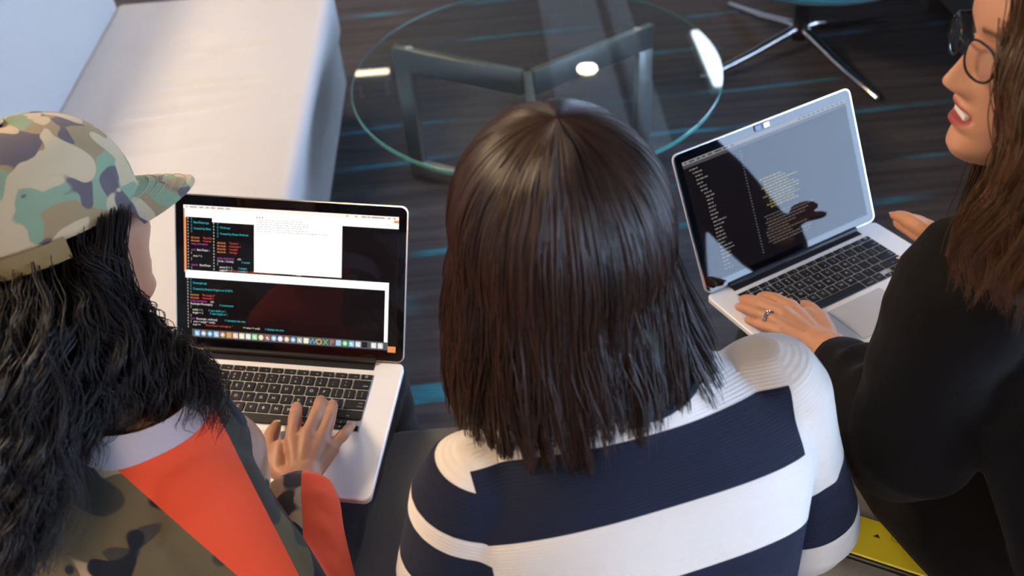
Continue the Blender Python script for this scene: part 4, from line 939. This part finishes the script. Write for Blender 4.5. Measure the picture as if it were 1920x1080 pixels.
for ang in (30, 90, 150, 210, 270, 330):
    q = math.radians(ang); p = CB + V(.60 * cx_ * math.sin(q), .60 * cy_ * math.cos(q), cz_ * .77) @ CA; nr = unit(V(.60 * math.sin(q) / cx_, .60 * math.cos(q) / cy_, .77 / cz_)) @ CA; nr = unit(nr); t1 = unit(np.cross(nr, CA[1])); t2 = np.cross(nr, t1); a8 = np.linspace(0, 2 * math.pi, 14, endpoint=False)
    b = MB(); b.tube(p + np.outer(np.cos(a8), t1) * .0032 + np.outer(np.sin(a8), t2) * .0032, .0009, 6, closed=True); capkid(b, 'eyelet', mat('eyelet_dark', (.05, .05, .04), .6))

# long black curls
g = lambda *pts: np.array([at(*p) for p in pts])
gsA = [g((218, 392, 1.065), (212, 480, 1.058), (238, 560, 1.07), (305, 640, 1.057), (388, 712, 1.045), (424, 815, 1.05)),
       g((180, 410, 1.04), (178, 520, 1.035), (222, 610, 1.045), (310, 680, 1.04), (375, 740, 1.035), (405, 800, 1.045)),
       g((150, 440, 1.07), (172, 560, 1.02), (235, 650, 1.015), (280, 715, 1.02), (308, 755, 1.035), (318, 785, 1.055)),
       g((118, 450, 1.07), (140, 590, 1.0), (182, 670, .985), (205, 725, .99), (222, 762, 1.005), (230, 792, 1.03)),
       g((75, 460, 1.06), (88, 620, .975), (96, 730, .95), (104, 830, .945), (102, 930, .945), (90, 1040, .95)),
       g((35, 470, 1.06), (52, 640, .96), (58, 780, .94), (64, 900, .935), (62, 1010, .935), (58, 1110, .94)),
       g((-5, 475, 1.06), (12, 650, .96), (12, 800, .94), (15, 930, .935), (20, 1050, .935), (22, 1130, .94)),
       g((-45, 475, 1.06), (-45, 650, .96), (-50, 800, .95), (-45, 930, .945), (-40, 1050, .945), (-40, 1130, .95)),
       g((-90, 480, 1.02), (-100, 640, 1.0), (-105, 800, .98), (-100, 930, .97), (-100, 1050, .97), (-95, 1130, .97))]
L1 = locks(gsA, 120, 17, .012, .0095, .075, .0018, .00062, .7, 40, .9, (.72, 1.04)); L2 = locks([x + V(0, .018, -.004) for x in gsA], 70, 14, .014, .008, .08, .0016, .0007, .8, 40, .9)
HAIR_A = hair_material('black_hair', (.0045, .0042, .0055), (.015, .0135, .016), .45)
GA = np.stack([cr(x, 26) for x in gsA]); GA = np.stack([cr(GA[:, k], 40) for k in range(26)]) + V(0, .022, -.008)
P, rad, tone = cat_locks(L1, L2); hair_object(pa, P, rad, tone, HAIR_A, (GA[:22].reshape(-1, 3), grid_faces(22, 40)))

# ------------------------------------------------------------------ person in black (right)
pr = empty('person', 'person in black sweater and glasses with long brown hair, seen in profile', 'person', (.72, .60, .45)); bpy.context.view_layer.update()
HRC = at(1990, 106, .955); AR = frame(V(-.985, .09, .05), (0, .09, 1)); MOUTH = .006
TRr = frame(V(-.41, .91, 0)); NR = V(.665, .80, .975); sLr, sRr = V(.505, .765, .925), V(.835, .885, .925); PELR = V(.76, .56, .535)
ppB = lambda x, y, h: plane_pt(OB, RB, x, y, h); UPB = RB[:, 2]
wLr = ppB(1556, 655, .036); eLr = at(1700, 835, 1.17)
FLr = [[ppB(1483, 573, .042), ppB(1453, 560, .041), ppB(1436, 556, .028), ppB(1424, 557, .0150)], [ppB(1466, 584, .044), ppB(1428, 569, .042), ppB(1407, 562, .028), ppB(1392, 561, .0145)], [ppB(1458, 602, .041), ppB(1420, 587, .037), ppB(1399, 579, .026), ppB(1384, 575, .0130)], [ppB(1462, 622, .034), ppB(1430, 611, .029), ppB(1413, 604, .021), ppB(1401, 600, .0110)]]
TLr = [ppB(1552, 622, .030), ppB(1538, 595, .033), ppB(1522, 580, .027), ppB(1508, 570, .0150)]
wRr = ppB(1806, 486, .062); eRr = V(.90, .93, .66)
FRr = [[ppB(1752, 462, .058), ppB(1716, 440, .062), ppB(1695, 427, .058), ppB(1681, 419, .052)], [ppB(1755, 450, .070), ppB(1716, 426, .078), ppB(1693, 411, .076), ppB(1675, 403, .072)], [ppB(1764, 443, .076), ppB(1726, 421, .084), ppB(1704, 408, .082), ppB(1687, 401, .078)], [ppB(1776, 440, .078), ppB(1745, 422, .084), ppB(1727, 413, .082), ppB(1714, 407, .078)]]
TRr_ = [ppB(1776, 494, .050), ppB(1740, 495, .046), ppB(1713, 491, .040), ppB(1693, 487, .034)]
body = MB(); head_mesh(body, HRC, AR, .98, MOUTH); limb(body, [HRC + V(.03, -.005, -.05), HRC * .5 + NR * .5 + V(.01, 0, 0), NR + V(0, 0, -.03)], [.053, .050, .062])
torso(body, [(*PELR, .12, .08), (*(PELR * .5 + NR * .5), .12, .08), (*(NR - V(0, 0, .1)), .13, .075), (*(NR - V(0, 0, .04)), .09, .055), (*NR, .05, .05)], TRr)
limb(body, [sLr, eLr, wLr], [.045, .040, .028]); limb(body, [sRr, eRr, wRr], [.045, .040, .028])
hand_mesh(body, wLr, FLr, TLr, .0092, UPB, eLr * .3 + wLr * .7); hand_mesh(body, wRr, FRr, TRr_, .0088, unit(UPB + V(.5, 0, 0)), eRr * .3 + wRr * .7)
me = remesh(body, .0024, 2, 'body'); P = mesh_co(me); lip, brow = face_attrs(P, HRC, AR, .98, MOUTH); set_attr(me, 'lip', lip); set_attr(me, 'brow', brow); set_attr(me, 'knuckle', knuckle_attr(P, [FLr, FRr]) * .3)
SKIN_R = skin_material('skin_right', (.62, .31, .18), (.55, .26, .15), (.36, .065, .07), (.06, .03, .018)); unparented_local(link_mesh('body', me, SKIN_R, None, True), pr); eyes(pr, HRC, AR)
nails(FLr, TLr, .0092, UPB, NAIL, pr); nails(FRr, TRr_, .0088, UPB, NAIL, pr)
b = MB(); b.box(HRC + V(0, .0805, -.0615) @ AR, (.030, .006, .006), rot=AR.T, bev=.0015); build_w(b, 'teeth', mat('teeth', (.80, .76, .70), .3), pr)
RING = mat('ring_silver', (.85, .82, .78), .15, 1.0); f = FLr[2]; rc = f[0] * .55 + f[1] * .45; rd = unit(f[1] - f[0]); x1 = unit(np.cross(rd, UPB)); x2 = np.cross(x1, rd); a = np.linspace(0, 2 * math.pi, 28, endpoint=False)
b = MB()
for o_, rr in ((-.0016, .0108), (.0016, .0108)): b.tube(rc + rd * o_ + np.outer(np.cos(a), x1) * rr + np.outer(np.sin(a), x2) * rr, .0012, 8, closed=True)
b.ell(rc + x2 * .0118, (.003, .003, .002), np.stack([x1, rd, x2])); o = build_w(b, 'ring', RING, pr)
BLACKK = fabric('black_knit', (.0045, .004, .0045), (.008, .007, .0075), 900, .92, .45, .03)
SK = MB()
torso(SK, [(*(PELR + V(0, -.01, -.05)), .20, .17), (*(PELR + V(0, -.01, .06)), .20, .165), (*(PELR * .5 + NR * .5 + V(0, -.01, 0)), .20, .15), (*(NR + V(-.0, -.01, -.12)), .195, .125), (*(NR + V(0, -.005, -.06)), .16, .10), (*(NR + V(0, 0, -.015)), .10, .08), (*(NR + V(0, 0, .02)), .066, .064)], TRr)
arL, arR = [sLr, eLr, wLr * .80 + eLr * .20], [sRr, eRr, wRr * .85 + eRr * .15]
limb(SK, [arL[0], arL[0] * .5 + arL[1] * .5, arL[1], arL[1] * .45 + arL[2] * .55, arL[2]], [.082, .080, .074, .060, .046]); limb(SK, [arR[0], arR[0] * .5 + arR[1] * .5, arR[1], arR[2]], [.082, .078, .068, .045])
limb(SK, [PELR + V(-.09, .0, .030), V(.595, .70, .553), V(.545, .80, .545)], [.116, .104, .095])
me = remesh(SK, .005, 5, 'sweater'); P = mesh_co(me); N = mesh_no(me); fl = []
for k in range(6): q = eLr + (wLr - eLr) * (.05 + .11 * k); fl.append((q + V(-.04, .03, .05), q + V(.05, .05, .03), .008 * (-1) ** k, .011))
for k in range(5): q = sLr + (eLr - sLr) * (.25 + .16 * k); fl.append((q + V(-.07, .03, .02), q + V(.02, -.07, .03), .008 * (-1) ** k, .015))
P = folds(P, N, fl) + N * (.003 * world_noise(P, 19, 5))[:, None]; set_co(me, P); unparented_local(link_mesh('sweater', me, BLACKK, None, True), pr)
trousers(pr, PELR, [PELR + V(-.10, .0, -.005), PELR + V(.08, .06, -.005)], [V(.42, 1.08, .52), V(.66, 1.15, .52)], [V(.38, 1.14, .09), V(.62, 1.22, .09)], fabric('black_trousers', (.006, .006, .007), (.010, .010, .011), 800), mat('shoe_black', (.015, .015, .015), .4), V(-.41, .91, 0))

# glasses
FRAME = mat('glasses_frame', (.012, .012, .014), .25); LENS = mat('lens', (1, 1, 1), 0, trans=1, ior=1.06)
b = MB(); a = np.linspace(0, 2 * math.pi, 40, endpoint=False); gl = lambda p: HRC + np.asarray(p) @ AR; lens = []
for sx in (-1, 1):
    x = sx * .0335 + .0245 * np.sign(np.cos(a)) * np.abs(np.cos(a)) ** .8; z = .009 + .0180 * np.sign(np.sin(a)) * np.abs(np.sin(a)) ** .85; y = .0985 - 3.0 * x ** 2
    rim = gl(np.c_[x, y, z]); b.tube(rim, .0013, 8, closed=True); lens.append(gl(np.c_[x, y, z]))
    b.tube(gl([(sx * .058, .0885, .018), (sx * .070, .080, .018), (sx * .0755, .03, .018), (sx * .077, -.01, .014), (sx * .075, -.03, -.004)]), [.0022, .0026, .0026, .0022, .0018], 8)
b.tube(gl([(-.009, .0985, .015), (0, .102, .018), (.009, .0985, .015)]), .0016, 8)
gobj = build_w(b, 'glasses', FRAME, pr)
for ring_ in lens:
    c0 = ring_.mean(0); b = MB(); n_ = AR[1]; b.rings([c0 + (ring_ - c0) * .05 + n_ * .0006, ring_ + n_ * .0004, ring_ - n_ * .0004, c0 + (ring_ - c0) * .05 - n_ * .0002]); o = b.build('lens', LENS, None); bpy.context.view_layer.update(); unparented_local(o, gobj)

# long brown hair
gsR = [g((1912, -70, .93), (1906, 40, .905), (1900, 130, .892), (1896, 220, .90), (1894, 300, .915), (1858, 365, .935), (1806, 425, .96), (1778, 500, .985)),
       g((1934, -70, .91), (1926, 60, .882), (1918, 170, .874), (1914, 260, .882), (1895, 340, .90), (1860, 400, .92), (1822, 455, .945), (1812, 530, .97)),
       g((1962, -70, .89), (1952, 80, .862), (1930, 200, .855), (1928, 300, .868), (1912, 375, .89), (1880, 430, .91), (1855, 490, .935), (1850, 560, .955)),
       g((2000, -70, .875), (1985, 90, .848), (1975, 220, .842), (1968, 330, .855), (1950, 410, .878), (1925, 470, .90), (1905, 530, .92), (1905, 590, .94)),
       g((2060, -60, .87), (2045, 100, .846), (2030, 240, .842), (2020, 360, .85), (2005, 450, .87), (1990, 520, .89), (1975, 580, .91), (1970, 640, .925)),
       g((2120, -30, .89), (2110, 130, .87), (2095, 270, .865), (2085, 390, .87), (2070, 480, .885), (2060, 560, .90), (2050, 630, .92), (2045, 690, .935)),
       g((2170, 20, .93), (2165, 170, .915), (2150, 300, .91), (2140, 420, .91), (2125, 520, .915), (2115, 600, .925), (2105, 670, .94), (2100, 730, .95))]
L1 = locks(gsR, 70, 24, .010, .0075, .17, .0008, .00062, .45, 40, .7, (.85, 1.04)); L2 = locks([x + V(.012, .02, 0) for x in gsR], 60, 12, .012, .005, .17, .001, .0007, .8, 40, .8)
HAIR_R = hair_material('brown_hair', (.040, .018, .009), (.17, .080, .036), .36)
GR = np.stack([cr(x, 26) for x in gsR]); GR = np.stack([cr(GR[:, k], 36) for k in range(26)]) + V(.006, .022, -.004)
def crown_strands(c, A, rx, ry, rz, p0, p1, S, K, hang, r):
    P = np.zeros((S, K, 3)); tone = RNG.random(S); NL = 60; cen_ = np.linspace(p0, p1, NL); lk = RNG.integers(0, NL, S); lt = RNG.random(NL)
    for i in range(S):
        ph = math.radians(cen_[lk[i]] + RNG.normal() * 4.0); lay = .97 + .05 * RNG.random(); t = np.linspace(0, 1, K); Ls = .20; Lh = hang * (.85 + .3 * lt[lk[i]]) ; s = t * (Ls + Lh)
        al = np.clip(s / Ls, 0, 1) * math.radians(98) + .02; h = np.clip(s - Ls, 0, None); k = lay * (1 + .12 * np.sin(np.clip(h / Lh, 0, 1) * 2.2) + .02 * np.sin(h * 40 + lt[lk[i]] * 6))
        q = np.c_[k * rx * np.sin(al) * math.sin(ph), -k * ry * np.sin(al) * math.cos(ph), .030 + lay * rz * np.cos(al)]
        P[i] = c + q @ A - np.outer(h, V(0, 0, 1)); tone[i] = .6 * lt[lk[i]] + .4 * tone[i]
    P += smooth_noise(S, K, (.8, 1.9, 3.3), .0014) * np.linspace(0, 1, K)[None, :, None]
    return P, np.tile(r * np.interp(np.linspace(0, 1, K), [0, .08, .85, 1], [.6, 1, .9, .25]), (S, 1)), tone
L3 = crown_strands(HRC, AR, .089, .116, .100, -96, 88, 2000, 40, .32, .0008)
P, rad, tone = cat_locks(L1, L2, L3); hair_object(pr, P, rad, tone, HAIR_R, (GR.reshape(-1, 3), grid_faces(26, 36)))
b = MB(); R = []; ph = np.radians(np.linspace(-128, 128, 50))
for al in np.linspace(.03, math.radians(112), 22): R.append(HRC + (np.c_[.083 * math.sin(al) * np.sin(ph), -.112 * math.sin(al) * np.cos(ph) + .0, np.full(50, .030 + .096 * math.cos(al))] @ AR))
Vv = np.concatenate(R); me = fast_mesh('hair_crown', Vv, grid_faces(22, 50)); set_attr(me, 'tone', np.full(len(Vv), .25)); unparented_local(link_mesh('hair_crown', me, HAIR_R, None, True), pr)

# ------------------------------------------------------------------ yellow phone case on the bench
yc = at_z(1662, 1022, .466); ph = empty('phone', 'yellow phone case lying on the bench beside the person in black', 'phone', tuple(yc)); ph.rotation_euler = (0, 0, math.radians(-28)); bpy.context.view_layer.update()
b = MB(); b.slab(rrect(.150, .074, .012), -.008, .001, bev=.002); b.build('bumper', mat('phone_black', (.01, .01, .01), .4), ph)
b = MB(); b.slab(rrect(.142, .066, .010), .0005, .0045, bev=.0015); b.build('case', mat('phone_yellow', (.85, .72, .04), .4), ph)
b = MB(); a = np.linspace(0, 2 * math.pi, 28, endpoint=False); b.tube(np.c_[.012 + .008 * np.cos(a), .012 + .006 * np.sin(a), np.full(28, .0046)], .0004, 5, closed=True); b.build('printed_oval', mat('print_brown', (.25, .18, .03), .5), ph)
b = MB(); b.add([(-.020, .004, .0047), (-.010, .004, .0047), (-.014, .010, .0047)], [(0, 1, 2)]); b.build('printed_mark', mat('print_dark', (.05, .04, .02), .5), ph, smooth=False)
